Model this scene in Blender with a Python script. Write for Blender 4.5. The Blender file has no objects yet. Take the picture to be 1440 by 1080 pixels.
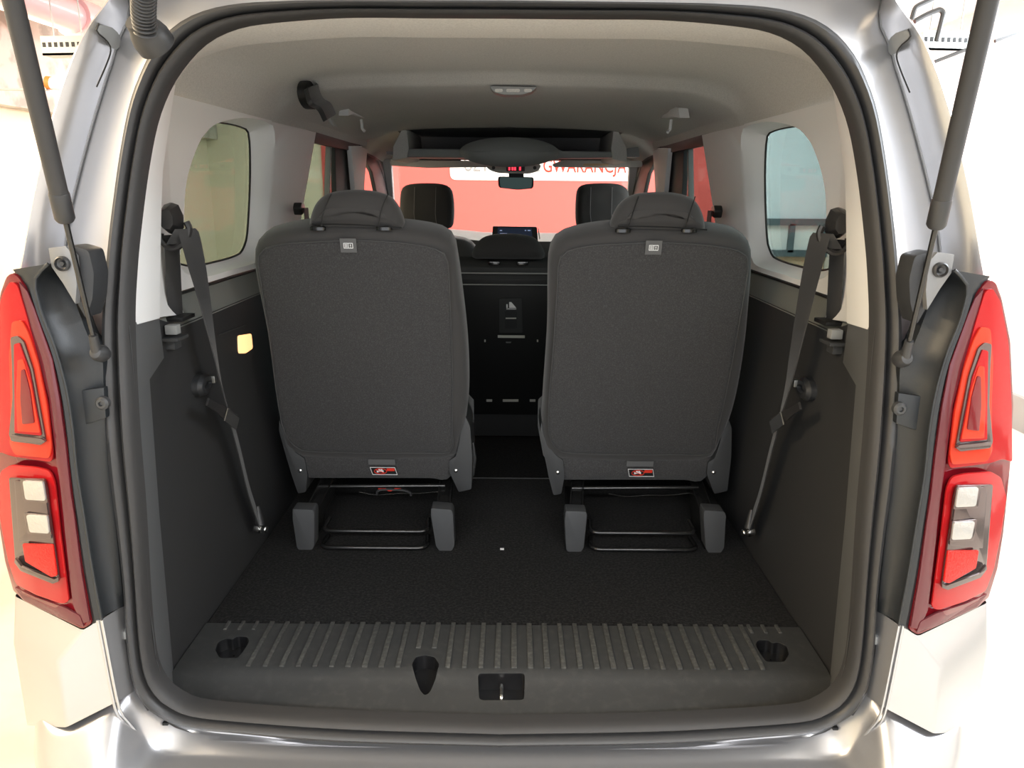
import bpy, bmesh, math, random
from mathutils import Vector, Matrix
random.seed(4)
S = bpy.context.scene
COL = S.collection

# ------------------------------------------------------------------ camera
F = 1050.0; TH = math.radians(14.7); ROLL = math.radians(.4)
CX, CY, CZ = .016, -1.1, 1.53
cd = bpy.data.cameras.new('camera'); cam = bpy.data.objects.new('camera', cd); COL.objects.link(cam)
cd.sensor_width = 36; cd.lens = F / 1440 * 36; cd.clip_start = .02
cam.matrix_world = Matrix.Translation((CX, CY, CZ)) @ Matrix.Rotation(math.pi/2 - TH, 4, 'X') @ Matrix.Rotation(ROLL, 4, 'Z')
S.camera = cam
# ------------------------------------------------------------------ world, lights, exposure
w = bpy.data.worlds.new('world'); S.world = w; w.use_nodes = True
w.node_tree.nodes['Background'].inputs[0].default_value = (.93, .96, 1, 1)
w.node_tree.nodes['Background'].inputs[1].default_value = 2.4
def area(name, loc, size, power, color, rot=(0, 0, 0)):
    l = bpy.data.lights.new(name, 'AREA'); l.shape = 'RECTANGLE'; l.size, l.size_y = size; l.energy = power; l.color = color
    o = bpy.data.objects.new(name, l); COL.objects.link(o); o.location = loc; o.rotation_euler = rot; return o
area('wall_light_warm', (-2.9, 2.2, 2.35), (.5, 5), 80, (1, .86, .64), (0, math.radians(-62), 0))
area('wall_light_cool', (2.9, 2.4, 2.35), (.5, 6), 200, (.84, .92, 1), (0, math.radians(62), 0))
area('side_fill_warm', (-2.3, -.5, 2.6), (.25, 1.5), 84, (1, .78, .50), (0, math.radians(-48), 0))  # unseen lamp added to strengthen the warm cross light
area('side_fill_cool', (2.3, -.5, 2.6), (.25, 1.5), 66, (.86, .92, 1), (0, math.radians(48), 0))  # its cool counterpart, also added and unseen
area('ceiling_light_front', (0, 5.4, 2.72), (5, .5), 225, (1, .98, .96))
area('ceiling_light_rear', (0, -2.9, 2.72), (4, .5), 150, (.97, .98, 1))
area('front_corner_fill', (2.7, 5.8, 2.7), (.8, .8), 60, (.82, .92, 1))  # unseen fill added to brighten the pale wall at front right
S.view_settings.view_transform = 'Standard'; S.view_settings.look = 'None'
S.view_settings.exposure = 0.0; S.view_settings.gamma = 1.0; S.view_settings.use_curve_mapping = False

# ------------------------------------------------------------------ photo measuring helpers (pixel -> point at a known depth)
def ray(px, py):
    u = (px-720)/F; v = (540-py)/F; c, s = math.cos(ROLL), math.sin(ROLL)
    u, v = u*c - v*s, u*s + v*c
    return Vector((u, math.cos(TH)+v*math.sin(TH), -math.sin(TH)+v*math.cos(TH)))
C0 = Vector((CX, CY, CZ))
def PY(px, py, Y): r = ray(px, py); return C0 + r*((Y-CY)/r.y)
def PZ(px, py, Z): r = ray(px, py); return C0 + r*((Z-CZ)/r.z)
def PX(px, py, X): r = ray(px, py); return C0 + r*((X-CX)/r.x)
def PF(px, py, f):
    Y = 0.0
    for _ in range(30): p = PY(px, py, Y); Y = .5*Y+.5*f(p.x, p.z)
    return PY(px, py, Y)
def g(x, z): return max(0.0, (z-1.15)*.18)
def lerp(a, b, t): return a + (b-a)*t
def interp(tab, v):
    if v <= tab[0][0]: return tab[0][1]
    for (a, b), (c, d) in zip(tab, tab[1:]):
        if v <= c: return b + (d-b)*(v-a)/(c-a)
    return tab[-1][1]
def smooth(pts, n, closed=False):
    P = [Vector(p) for p in pts]; m = len(P); out = []
    rng = m if closed else m-1
    for i in range(rng):
        p0 = P[(i-1) % m] if (closed or i > 0) else P[0]*2-P[1]
        p1 = P[i]; p2 = P[(i+1) % m]
        p3 = P[(i+2) % m] if (closed or i < m-2) else P[-1]*2-P[-2]
        for k in range(8):
            t = k/8
            out.append(.5*((2*p1)+(p2-p0)*t+(2*p0-5*p1+4*p2-p3)*t*t+(3*p1-p0-3*p2+p3)*t**3))
    if not closed: out.append(P[-1])
    return resample(out, n, closed)
def resample(P, n, closed=False):
    P = [Vector(p) for p in P]
    if closed: P = P + [P[0]]
    L = [0]
    for a, b in zip(P, P[1:]): L.append(L[-1]+(b-a).length)
    out = []; k = n if closed else n-1; j = 0
    for i in range(n):
        d = L[-1]*i/k
        while j < len(L)-2 and L[j+1] < d: j += 1
        out.append(P[j].lerp(P[j+1], (d-L[j])/max(1e-9, L[j+1]-L[j])))
    return out
def rounded(pts, r, seg=4):
    """closed polygon with rounded corners (r: number or list)"""
    P = [Vector(p) for p in pts]; out = []; n = len(P)
    for i, p in enumerate(P):
        ri = r[i] if isinstance(r, (list, tuple)) else r
        a = P[i-1]-p; b = P[(i+1) % n]-p
        ri = min(ri, a.length*.48, b.length*.48)
        if ri < 1e-5: out.append(p); continue
        A = p+a.normalized()*ri; B = p+b.normalized()*ri
        for k in range(seg+1):
            t = k/seg; out.append(A.lerp(p, t).lerp(p.lerp(B, t), t))
    return out
def mx(p): return Vector((-p[0], p[1], p[2]))
def mir(P): return [mx(p) for p in P]
def side(P, s): return [Vector((abs(p[0])*s if True else 0, p[1], p[2])) for p in P]

# ------------------------------------------------------------------ materials
def mat(name, col, rough=.5, metal=0, bump=None, coat=0, spec=.5, emit=None, vary=None, sheen=0, trans=0):
    m = bpy.data.materials.new(name); m.use_nodes = True; nt = m.node_tree; b = nt.nodes['Principled BSDF']
    b.inputs['Base Color'].default_value = (*col, 1); b.inputs['Roughness'].default_value = rough
    b.inputs['Metallic'].default_value = metal; b.inputs['Coat Weight'].default_value = coat
    b.inputs['Coat Roughness'].default_value = .04; b.inputs['Specular IOR Level'].default_value = spec
    b.inputs['Sheen Weight'].default_value = sheen; b.inputs['Transmission Weight'].default_value = trans
    if emit: b.inputs['Emission Color'].default_value = (*emit[0], 1); b.inputs['Emission Strength'].default_value = emit[1]
    if bump or vary:
        tc = nt.nodes.new('ShaderNodeTexCoord')
    if bump:
        n = nt.nodes.new('ShaderNodeTexNoise'); n.inputs['Scale'].default_value = bump[0]; n.inputs['Detail'].default_value = 3
        nt.links.new(tc.outputs['Object'], n.inputs['Vector'])
        bp = nt.nodes.new('ShaderNodeBump'); bp.inputs['Strength'].default_value = bump[1]; bp.inputs['Distance'].default_value = bump[2] if len(bump) > 2 else .001
        nt.links.new(n.outputs['Fac'], bp.inputs['Height']); nt.links.new(bp.outputs['Normal'], b.inputs['Normal'])
    if vary:   # (scale, other colour, low, high)
        n = nt.nodes.new('ShaderNodeTexNoise'); n.inputs['Scale'].default_value = vary[0]; n.inputs['Detail'].default_value = 5
        nt.links.new(tc.outputs['Object'], n.inputs['Vector'])
        r = nt.nodes.new('ShaderNodeValToRGB'); r.color_ramp.elements[0].position = vary[2]; r.color_ramp.elements[1].position = vary[3]
        r.color_ramp.elements[0].color = (*col, 1); r.color_ramp.elements[1].color = (*vary[1], 1)
        nt.links.new(n.outputs['Fac'], r.inputs['Fac']); nt.links.new(r.outputs['Color'], b.inputs['Base Color'])
    return m
def glass(name, tint, refl=.08):
    m = bpy.data.materials.new(name); m.use_nodes = True; nt = m.node_tree; nt.nodes.clear()
    o = nt.nodes.new('ShaderNodeOutputMaterial'); t = nt.nodes.new('ShaderNodeBsdfTransparent'); t.inputs[0].default_value = (*tint, 1)
    gl = nt.nodes.new('ShaderNodeBsdfGlossy'); gl.inputs['Roughness'].default_value = .02
    mxs = nt.nodes.new('ShaderNodeMixShader'); mxs.inputs[0].default_value = refl
    nt.links.new(t.outputs[0], mxs.inputs[1]); nt.links.new(gl.outputs[0], mxs.inputs[2]); nt.links.new(mxs.outputs[0], o.inputs[0]); return m
M = {
 'paint': mat('silver_paint', (.50, .50, .515), .30, .8, coat=.5, bump=(900, .03)),
 'plastic': mat('black_grained_plastic', (.022, .023, .025), .55, bump=(700, .25)),
 'cover': mat('charcoal_cover_plastic', (.012, .014, .016), .42, bump=(900, .15)),
 'sideblack': mat('side_trim_plastic', (.026, .026, .027), .6, bump=(900, .3)),
 'edgelit': mat('lit_edge_plastic', (.095, .097, .10), .5, bump=(900, .15)),  # side trim tone lightened for the light its rear edge catches
 'ledge': mat('grey_trim_felt', (.16, .165, .15), .9, bump=(800, .3)),
 'sill': mat('sill_plastic', (.042, .043, .043), .45, bump=(800, .3), vary=(60, (.06, .06, .058), .5, .8)),
 'rib': mat('worn_rib_plastic', (.055, .055, .052), .6, bump=(500, .3), vary=(120, (.11, .11, .10), .45, .75)),
 'rubber': mat('black_rubber', (.03, .03, .031), .42, bump=(1500, .1)),
 'rubber_matt': mat('matt_rubber', (.03, .029, .029), .6),
 'white': mat('light_grey_trim', (.78, .775, .77), .6, bump=(900, .12)),
 'lining': mat('headliner_felt', (.60, .58, .55), .95, bump=(600, .35), vary=(300, (.50, .485, .46), .4, .7)),
 'liner_dark': mat('dark_shelf_felt', (.22, .22, .22), .9, bump=(600, .3)),
 'greyplast': mat('mid_grey_plastic', (.25, .255, .25), .5, bump=(900, .1)),
 'carpet': mat('black_carpet', (.004, .004, .004), 1, bump=(450, .9, .003), vary=(170, (.026, .025, .024), .42, .74), sheen=.03, spec=.2),
 'fabric': mat('black_seat_fabric', (.042, .041, .041), .95, bump=(520, .7, .002), vary=(380, (.068, .067, .067), .45, .7), sheen=.12, spec=.2),
 'fabric_smooth': mat('smooth_seat_fabric', (.045, .043, .042), .85, bump=(900, .3), sheen=.2, spec=.25),
 'piping': mat('seam_thread', (.06, .06, .06), .8),
 'shield': mat('seat_shield_plastic', (.035, .036, .037), .5, bump=(900, .2)),
 'legcover': mat('leg_cover_plastic', (.055, .057, .06), .6, bump=(700, .3)),
 'gloss': mat('gloss_black_metal', (.014, .014, .014), .18, .2, spec=.8),
 'steel': mat('bright_steel', (.65, .65, .63), .25, 1),
 'belt': mat('belt_webbing', (.018, .018, .019), .6, bump=(1200, .2), sheen=.2),
 'ring': mat('belt_guide_plastic', (.020, .019, .019), .35),
 'lens_dark': mat('dark_red_lens', (.13, .004, .008), .1, coat=.5, spec=.3),
 'lens_edge': mat('smoked_red_lens', (.10, .016, .022), .12, coat=.5, spec=.3),
 'lens_red': mat('bright_red_lens', (.33, .008, .010), .12, coat=.22, spec=.15, bump=(60, .08, .003)),
 'lens_orange': mat('orange_red_lens', (.50, .035, .015), .15, coat=.22, spec=.15),
 'lens_clear': mat('clear_lamp_lens', (.40, .39, .37), .12, .4, coat=1, bump=(160, .5, .003)),
 'chrome_dark': mat('smoked_chrome', (.13, .10, .10), .15, .8, coat=.5),
 'reflector': mat('ribbed_reflector', (.5, .012, .008), .2, coat=.22, spec=.15, bump=(300, .8, .004)),
 'recess': mat('recess_shade', (.010, .010, .011), .35), 'satin': mat('satin_steel', (.5, .5, .48), .35, .3), 'dull_white': mat('light_metal_strip', (.55, .54, .50), .45),
 'hole': mat('dark_recess', (.006, .006, .006), .6),
 'tag': mat('grey_tag_cloth', (.10, .10, .10), .8, bump=(900, .4)),
 'labelblack': mat('label_black', (.012, .012, .012), .5),
 'labelred': mat('label_red', (.75, .04, .02), .5), 'labelwhite': mat('label_white', (.8, .8, .8), .5),
 'lamp': mat('warm_lamp_lens', (.9, .6, .3), .3, emit=((1, .52, .22), 1.5)),
 'redled': mat('red_display', (.5, .02, .03), .3, emit=((1, .03, .06), 2)),
 'screen': mat('screen_glass', (.01, .012, .02), .08, emit=((.05, .07, .12), .25)),
 'screenui': mat('screen_symbols', (.4, .45, .6), .3, emit=((.35, .42, .65), .6)),
 'mirror': mat('mirror_glass', (.018, .026, .024), .1, 1),
 'dash': mat('dashboard_plastic', (.045, .045, .042), .5, bump=(300, .3)),
 'glass_tint': glass('tinted_glass', (.35, .40, .385), .025), 'windscreen': glass('windscreen_glass', (.88, .9, .88), .03),
 'gl_dark': glass('tailgate_glass', (.12, .13, .13), .06),
 'concrete_floor': mat('concrete_floor', (.62, .58, .49), .5, vary=(2.2, (.50, .46, .39), .45, .62), bump=(8, .1)),
 'wall_warm': mat('cream_wall_paint', (.84, .76, .58), .8, bump=(30, .1)),
 'wall_cool': mat('white_wall_paint', (.88, .84, .79), .8, bump=(30, .1)),
 'ceil': mat('white_ceiling_paint', (.85, .84, .82), .85, vary=(3, (.76, .75, .72), .45, .6)),
 'beam': mat('raw_concrete_beam', (.40, .37, .32), .9, vary=(5, (.60, .57, .50), .45, .55), bump=(20, .4, .01)),
 'red': mat('red_wall_paint', (.80, .115, .10), .6), 'signwhite': mat('sign_white', (.9, .9, .9), .5),
 'grey_letter': mat('grey_lettering', (.28, .27, .27), .5), 'pinkpipe': mat('pink_pipe_paint', (.72, .42, .44), .35, coat=.4),
 'bracketgrey': mat('bracket_grey_paint', (.19, .19, .19), .4, .4),
 'galv': mat('galvanised_steel', (.34, .35, .33), .45, .5), 'darkpipe': mat('dark_pipe_paint', (.035, .033, .03), .5),
 'orange': mat('orange_plastic', (.9, .22, .04), .5), 'tyre': mat('tyre_rubber', (.02, .02, .02), .8), 'frame_grey': mat('grey_window_frame', (.10, .14, .16), .5),
 'beige': mat('beige_wall_lower', (.62, .45, .30), .8), 'bluewhite': mat('pale_blue_panel', (.80, .88, .95), .6),
}
# ------------------------------------------------------------------ object helpers
WL = {}
def thing(name, loc, label, cat, group=None):
    o = bpy.data.objects.new(name, None); COL.objects.link(o); o.location = loc; o.empty_display_size = .05
    o['label'] = label; o['category'] = cat
    if group: o['group'] = group
    WL[o.name] = Vector(loc); return o
def tag(o, label, cat, group=None):
    o['label'] = label; o['category'] = cat
    if group: o['group'] = group
    return o
def structure(o, label=None, cat=None):
    o['kind'] = 'structure'
    if label: o['label'] = label
    if cat: o['category'] = cat
    return o
def mk(name, V, Fc, m, parent=None, flat=False, sub=0, bevel=0, angle=38, label=None):
    off = WL[parent.name] if parent else Vector((0, 0, 0))
    me = bpy.data.meshes.new(name); me.from_pydata([tuple(Vector(v)-off) for v in V], [], Fc)
    bm = bmesh.new(); bm.from_mesh(me); bmesh.ops.remove_doubles(bm, verts=bm.verts, dist=1e-6)
    bmesh.ops.recalc_face_normals(bm, faces=bm.faces)
    if bevel:
        es = [e for e in bm.edges if len(e.link_faces) == 2 and e.calc_face_angle(0) > .6]
        bmesh.ops.bevel(bm, geom=es, offset=bevel, segments=2, profile=.6, affect='EDGES', clamp_overlap=True)
    bm.to_mesh(me); bm.free()
    me.materials.append(M[m] if isinstance(m, str) else m)
    if not flat:
        me.polygons.foreach_set('use_smooth', [True]*len(me.polygons)); me.set_sharp_from_angle(angle=math.radians(angle))
    o = bpy.data.objects.new(name, me); COL.objects.link(o)
    if parent: o.parent = parent
    WL[o.name] = off
    if sub:
        md = o.modifiers.new('s', 'SUBSURF'); md.levels = sub; md.render_levels = sub
    if label: o['label'] = label
    return o
class G:
    """vertex / face collector so that one part can be made of several shapes"""
    def __init__(s): s.V = []; s.F = []
    def add(s, V, Fc):
        n = len(s.V); s.V += [Vector(v) for v in V]; s.F += [tuple(i+n for i in f) for f in Fc]; return s
    def mk(s, name, m, parent=None, **k): return mk(name, s.V, s.F, m, parent, **k)
def loft(rows, closed=False, caps=False):
    V = [p for r in rows for p in r]; n = len(rows[0]); Fc = []
    for i in range(len(rows)-1):
        for j in range(n if closed else n-1):
            a = i*n+j; b = i*n+(j+1) % n; Fc.append((a, b, b+n, a+n))
    if caps: Fc.append(tuple(range(n))[::-1]); Fc.append(tuple(range((len(rows)-1)*n, len(rows)*n)))
    return V, Fc
def prism(P, d):
    d = Vector(d); n = len(P); V = [Vector(p) for p in P]+[Vector(p)+d for p in P]
    Fc = [tuple(range(n)), tuple(range(2*n-1, n-1, -1))]+[(i, (i+1) % n, (i+1) % n+n, i+n) for i in range(n)]
    return V, Fc
def box(c, s, rot=None):
    V = [Vector((x*s[0]/2, y*s[1]/2, z*s[2]/2)) for x in (-1, 1) for y in (-1, 1) for z in (-1, 1)]
    if rot: V = [rot @ v for v in V]
    return [v+Vector(c) for v in V], [(0, 1, 3, 2), (4, 6, 7, 5), (0, 4, 5, 1), (2, 3, 7, 6), (0, 2, 6, 4), (1, 5, 7, 3)]
def tube(path, r, seg=10, caps=True):
    P = [Vector(p) for p in path]; rows = []; up = None
    for i, p in enumerate(P):
        t = (P[min(i+1, len(P)-1)]-P[max(i-1, 0)]).normalized()
        if up is None: up = t.orthogonal().normalized()
        up = (up-t*up.dot(t)).normalized(); sd = t.cross(up); rr = r[i] if isinstance(r, (list, tuple)) else r
        rows.append([p+up*math.cos(a)*rr+sd*math.sin(a)*rr for a in [2*math.pi*k/seg for k in range(seg)]])
    return loft(rows, True, caps)
def lathe(c, axis, prof, seg=24):
    """prof: list of (radius, along axis)"""
    ax = Vector(axis).normalized(); u = ax.orthogonal().normalized(); v = ax.cross(u); c = Vector(c)
    rows = [[c+ax*h+(u*math.cos(a)+v*math.sin(a))*max(r, 1e-5) for a in [2*math.pi*k/seg for k in range(seg)]] for r, h in prof]
    return loft(rows, True, True)
def ribbon(P, W, N, th=.0015):
    rows = []
    for p, wv, n in zip(P, W, N):
        p, wv, n = Vector(p), Vector(wv), Vector(n).normalized()*th
        rows.append([p-wv-n, p+wv-n, p+wv+n, p-wv+n])
    return loft(rows, True, True)
def pad(outline, nrm, prof):
    """outline: closed 3D loop, nrm: direction of thickness; prof: (inset, along)"""
    P = [Vector(p) for p in outline]; n = len(P); nn = Vector(nrm).normalized(); c = sum(P, Vector())/n; rows = []
    ins = []
    for i in range(n):
        t = (P[(i+1) % n]-P[i-1]).normalized(); d = nn.cross(t)
        if d.dot(c-P[i]) < 0: d = -d
        ins.append(d)
    for a, h in prof:
        r = [P[i]+ins[i]*a+nn*h for i in range(n)]
        for _ in range(int(a*400)): r = [r[i]*.5+r[i-1]*.25+r[(i+1) % n]*.25 for i in range(n)]
        rows.append(r)
    V, Fc = loft(rows, True, False)
    for k, base in ((0, 0), (-1, (len(rows)-1)*n)):
        cc = sum(rows[k], Vector())/n; V.append(cc); ci = len(V)-1
        for j in range(n): Fc.append((base+j, base+(j+1) % n, ci) if k else (base+(j+1) % n, base+j, ci))
    return V, Fc
def slab(px, f, off=0, thick=.01, r=0, seg=4):
    P = [PF(a, b, lambda x, z: f(x, z)+off) for a, b in px]
    if r: P = rounded(P, r, seg)
    return prism(P, (0, thick, 0))
def boolean(o, cutters):
    for c in cutters:
        md = o.modifiers.new('b', 'BOOLEAN'); md.operation = 'DIFFERENCE'; md.object = c; md.solver = 'EXACT'
    dg = bpy.context.evaluated_depsgraph_get(); me = bpy.data.meshes.new_from_object(o.evaluated_get(dg)); o.modifiers.clear(); o.data = me
    for c in cutters: bpy.data.objects.remove(c)
def text_mesh(body, size, m, parent, mtx, name='lettering', bold=0, ext=.002, spacing=1.0):
    cu = bpy.data.curves.new('t', 'FONT'); cu.body = body; cu.size = size; cu.extrude = ext; cu.offset = bold; cu.space_character = spacing; cu.resolution_u = 3
    t = bpy.data.objects.new('t', cu); COL.objects.link(t); dg = bpy.context.evaluated_depsgraph_get()
    me = bpy.data.meshes.new_from_object(t.evaluated_get(dg)); bpy.data.objects.remove(t)
    me.transform(Matrix.Translation(-(WL[parent.name] if parent else Vector())) @ mtx); me.materials.clear(); me.materials.append(M[m])
    o = bpy.data.objects.new(name, me); COL.objects.link(o); o.parent = parent; WL[o.name] = WL[parent.name] if parent else Vector()
    return o

# ================================================================== GARAGE
GX0, GX1, GY0, GY1, GZ = -3.2, 3.4, -4.5, 7.1, 2.8
o = mk('floor', *box((.1, 1.3, -.05), (6.8, 11.8, .1)), 'concrete_floor', flat=True); structure(o)
o = mk('ceiling', *box((.1, 1.3, GZ+.05), (6.8, 11.8, .1)), 'ceil', flat=True); structure(o)
wl = mk('wall_left', *box((GX0-.05, 1.3, 1.0), (.1, 11.8, 2.0)), 'wall_warm', flat=True); structure(wl)
WL[wl.name] = Vector()
mk('beam', *box((GX0+.0, 1.3, 2.4), (.24, 11.8, .8)), 'beam', wl, flat=True)
wr = mk('wall_right', *box((GX1+.05, 1.3, 1.4), (.1, 11.8, 2.8)), 'wall_cool', flat=True); structure(wr)
o = mk('baseboard_right', *box((GX1-.02, 1.3, .11), (.04, 11.8, .22)), 'galv', flat=True); structure(o)
wf = mk('wall_front', *box((.1, GY1+.05, 1.4), (6.8, .1, 2.8)), 'wall_warm', flat=True); structure(wf)
mk('red_panel', *box((.15, GY1-.01, 1.4), (4.3, .02, 2.8)), 'red', wf, flat=True, label='bright red painted wall panel')
mk('white_panel', *box((2.85, GY1-.01, 2.0), (1.08, .02, 1.6)), 'bluewhite', wf, flat=True, label='pale blue white wall panel')
mk('beige_panel', *box((2.85, GY1-.01, .42), (1.08, .02, .84)), 'beige', wf, flat=True, label='beige lower wall panel')
win = G(); 
for c, s_ in (((2.85, GY1-.04, 1.2), (1.08, .05, .07)), ((2.85, GY1-.04, .87), (1.08, .05, .07)), ((2.34, GY1-.04, 1.03), (.06, .05, .3)), ((3.0, GY1-.04, 1.03), (.06, .05, .3)), ((3.36, GY1-.04, 1.03), (.06, .05, .3))):
    win.add(*box(c, s_))
wn = win.mk('window_1', 'frame_grey', flat=True); structure(wn)
mk('pane', *box((2.85, GY1-.015, 1.03), (1.0, .012, .3)), 'signwhite', wn, flat=True)
# sign on the red wall
sy = GY1-.03
a = PY(633, 253, sy); b = PY(897, 254, sy)
sg = thing('wall_sign', ((a.x+b.x)/2, sy, a.z), 'white rounded sign with grey and red lettering on the red wall ahead of the car', 'sign')
P = rounded([(a.x, sy, a.z), (b.x, sy, a.z), (b.x, sy, a.z+.46), (a.x, sy, a.z+.46)], .07, 5)
mk('sign_board', *prism(P, (0, .02, 0)), 'signwhite', sg, flat=True)
def put_text(body, x0px, x1px, basepx, size, m):
    p = PY(x0px, basepx, sy); q = PY(x1px, basepx, sy)
    cu = bpy.data.curves.new('m', 'FONT'); cu.body = body; cu.size = size; t = bpy.data.objects.new('m', cu); COL.objects.link(t)
    bpy.context.view_layer.update(); wd = t.dimensions.x; bpy.data.objects.remove(t)
    k = (q.x-p.x)/wd
    text_mesh(body, size, m, sg, Matrix.Translation((p.x, sy-.004, p.z)) @ Matrix.Rotation(math.pi/2, 4, 'X') @ Matrix.Diagonal((k, 1, 1, 1)), bold=.002)
put_text('UŻYWANE Z', 652, 758, 240.5, .19, 'grey_letter')
put_text('GWARANCJĄ', 763, 880, 242, .19, 'labelred')
# garage services
A = PX(30, 8, -3.0); B = PX(110, 22, -3.0)
pip = thing('pipe', (-2.75, A.y, 2.35), 'thick pink painted pipe with a collar under the ceiling, upper left', 'pipe')
yy = [PX(px, 25, -2.75) for px in (-60, 112)]
zc = PX(60, 12, -2.75).z
pa, pb = Vector((-2.75, PX(0, 15, -2.75).y-1.5, zc)), Vector((-2.75, PX(98, 12, -2.75).y, zc+.02))
mk('pipe_run', *tube([pa, pb], .10, 20), 'pinkpipe', pip); mk('pipe_collar', *tube([pb+Vector((0, 0, 0)), pb+Vector((0, .25, .0))], .125, 20), 'pinkpipe', pip)
def tray(name, P0, P1, label, n):
    t = thing(name, P0, label, 'cable tray')
    P0, P1 = Vector(P0), Vector(P1); d = P1-P0; gg = G()
    gg.add(*prism([P0, P1, P1+Vector((0, 0, .012)), P0+Vector((0, 0, .012))], (0, .1, 0)))
    gg.add(*prism([P0, P1, P1+Vector((0, 0, .1)), P0+Vector((0, 0, .1))], (0, .006, 0)))
    gg.mk('tray_channel', 'galv', t, flat=True)
    for i in range(n):
        c = P0+d*((i+.5)/n)+Vector((0, -.003, .055)); L = d.length/n*.5
        mk('slot', *prism([c-d.normalized()*L/2+Vector((0, 0, -.012)), c+d.normalized()*L/2+Vector((0, 0, -.012)), c+d.normalized()*L/2+Vector((0, 0, .012)), c-d.normalized()*L/2+Vector((0, 0, .012))], (0, .004, 0)), 'hole', t, flat=True)
    for k in (.2, .8):
        p = P0+d*k+Vector((0, .05, .01)); mk('hanger', *tube([p, Vector((p.x, p.y, GZ))], .004, 6), 'galv', t)
    return t
ty = 3.4
tray('cable_tray', PY(60, 78, ty), PY(125, 77, ty), 'perforated cable tray near the ceiling beside the pink pipe', 8)
tray('cable_tray', PY(1296, 70, ty), PY(1368, 72, ty), 'perforated cable tray below the bent pipes, upper right', 9)
p0, p1 = PY(66, 116, ty-.4), PY(98, 121, ty-.4)
cp = thing('capped_pipe', p0, 'short white pipe with an orange cap on the left garage wall', 'pipe')
mk('orange_cap', *tube([p0, p0.lerp(p1, .2)], .032, 14), 'orange', cp); mk('pipe_run', *tube([p0.lerp(p1, .2), p1], .03, 14), 'signwhite', cp)
mk('wall_bracket', *box(((p0.x+GX0)/2, p0.y, p0.z-.035), (abs(p0.x-GX0), .03, .008)), 'galv', cp)
for i, (pts, r, lb) in enumerate((([(1282, 28), (1287, 10), (1312, -2)], .014, 'bent dark pipe hanging from the ceiling nearest the car, upper right'), ([(1286, 30), (1304, 20), (1322, 13), (1327, 18), (1317, 58)], .014, 'dark pipe bent down to the cable tray, upper right'),
                              ([(1314, 87), (1358, 70)], .010, 'thin diagonal rod beneath the right cable tray'), ([(1399, 58), (1432, 46)], .010, 'thin rod on the ceiling at the far right'))):
    P = [PY(a, b, ty) for a, b in pts]
    tag(mk('ceiling_pipe', *tube(rounded([P[0]]+P[1:-1]+[P[-1]], [0]+[.02]*(len(P)-2)+[0], 4) if len(P) > 2 else P, r, 8), 'darkpipe'), lb, 'pipe')

# ================================================================== SEAL LOOPS
outpx = [(722, 2), (480, 1.5), (400, 2.5), (333, 6.5), (283, 18), (247, 38), (217, 71), (198, 110), (185, 150), (173, 213), (163, 283), (157, 333), (151, 400), (147, 460), (149, 560), (157, 660), (167, 735), (177, 820), (182, 903), (190, 953), (207, 985), (233, 1004), (267, 1017), (333, 1024), (480, 1037), (722, 1044)]
inpx = [(722, 22), (600, 21.4), (480, 21), (367, 29.5), (317, 40.5), (280, 61), (250, 94), (230, 127), (213, 173), (200, 240), (190, 317), (184, 380), (181, 460), (187, 593), (197, 720), (205, 853), (213, 927), (227, 962), (253, 984), (300, 997), (480, 1010), (722, 1018)]
NS = 120
OUT = smooth([PF(a, b, g) for a, b in outpx], NS); INN = smooth([PF(a, b, g) for a, b in inpx], NS)
for L in (OUT, INN): L[0].x = 0; L[-1].x = 0
def inner_at(z):   # inner seal point (left, x<0) at height z, along the side
    best = None
    for a, b in zip(INN, INN[1:]):
        if (a.z-z)*(b.z-z) <= 0 and a.x < -.3: return a.lerp(b, (a.z-z)/(a.z-b.z+1e-9))
    return INN[0]
# ================================================================== CAR BODY
car = thing('car_body', (0, 1.6, 0), 'silver estate van seen through its open boot, pale interior trim and grey headliner', 'car')
# seal
prof = [(-.02, -.02), (0, -.002), (.05, .010), (.16, .019), (.32, .022), (.46, .018), (.54, .008), (.57, .001), (.60, .004), (.66, .012), (.78, .016), (.9, .012), (.97, .006), (1.0, -.004), (1.0, -.022)]
full_o = OUT + mir(OUT[1:-1])[::-1]; full_i = INN + mir(INN[1:-1])[::-1]
rows = [[o_.lerp(i_, t)+Vector((0, -h, 0)) for o_, i_ in zip(full_o, full_i)] for t, h in prof]
wst = thing('door_seal', (0, 0, .6), 'black double-lipped rubber seal around the boot opening', 'seal')
mk('outer_lip', *loft(rows[:8], True), 'rubber', wst, angle=60); mk('inner_lip', *loft(rows[7:], True), 'rubber_matt', wst, angle=60)
# painted jamb / outer skin, upper part
ridge_px = [(190, -14), (184, 0), (178, 42), (168, 52), (162, 78), (152, 108), (139, 150), (126, 195), (112, 248), (100, 300), (93, 350), (90, 420), (100, 520), (112, 640)]
sil_px = [(160, -14), (155, 0), (134, 25), (116, 54), (94, 105), (72, 175), (50, 267), (33, 360), (22, 420), (14, 520), (12, 640)]
gr = lambda x, z: g(x, z)+.045
gs = lambda x, z: g(x, z)-.012
RID = smooth([(0, .17, 1.86), (-.3, .165, 1.855), (-.42, .16, 1.835)]+[PF(a, b, gr) for a, b in ridge_px], 60)
SIL = smooth([(0, .12, 1.885), (-.3, .11, 1.88), (-.46, .105, 1.86)]+[PF(a, b, gs) for a, b in sil_px], 60)
so = [p for p in OUT if p.z > 1.05]; SO = resample([p+Vector((0, .004, 0)) for p in so], 60)
M1 = [a.lerp(b, .5)+Vector((0, .0, 0)) for a, b in zip(SO, RID)]
RI2 = [a.lerp(b, .12)+Vector((0, -.004, 0)) for a, b in zip(RID, SIL)]
M2 = [a.lerp(b, .62)+Vector((0, -.012, 0)) for a, b in zip(RID, SIL)]
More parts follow.
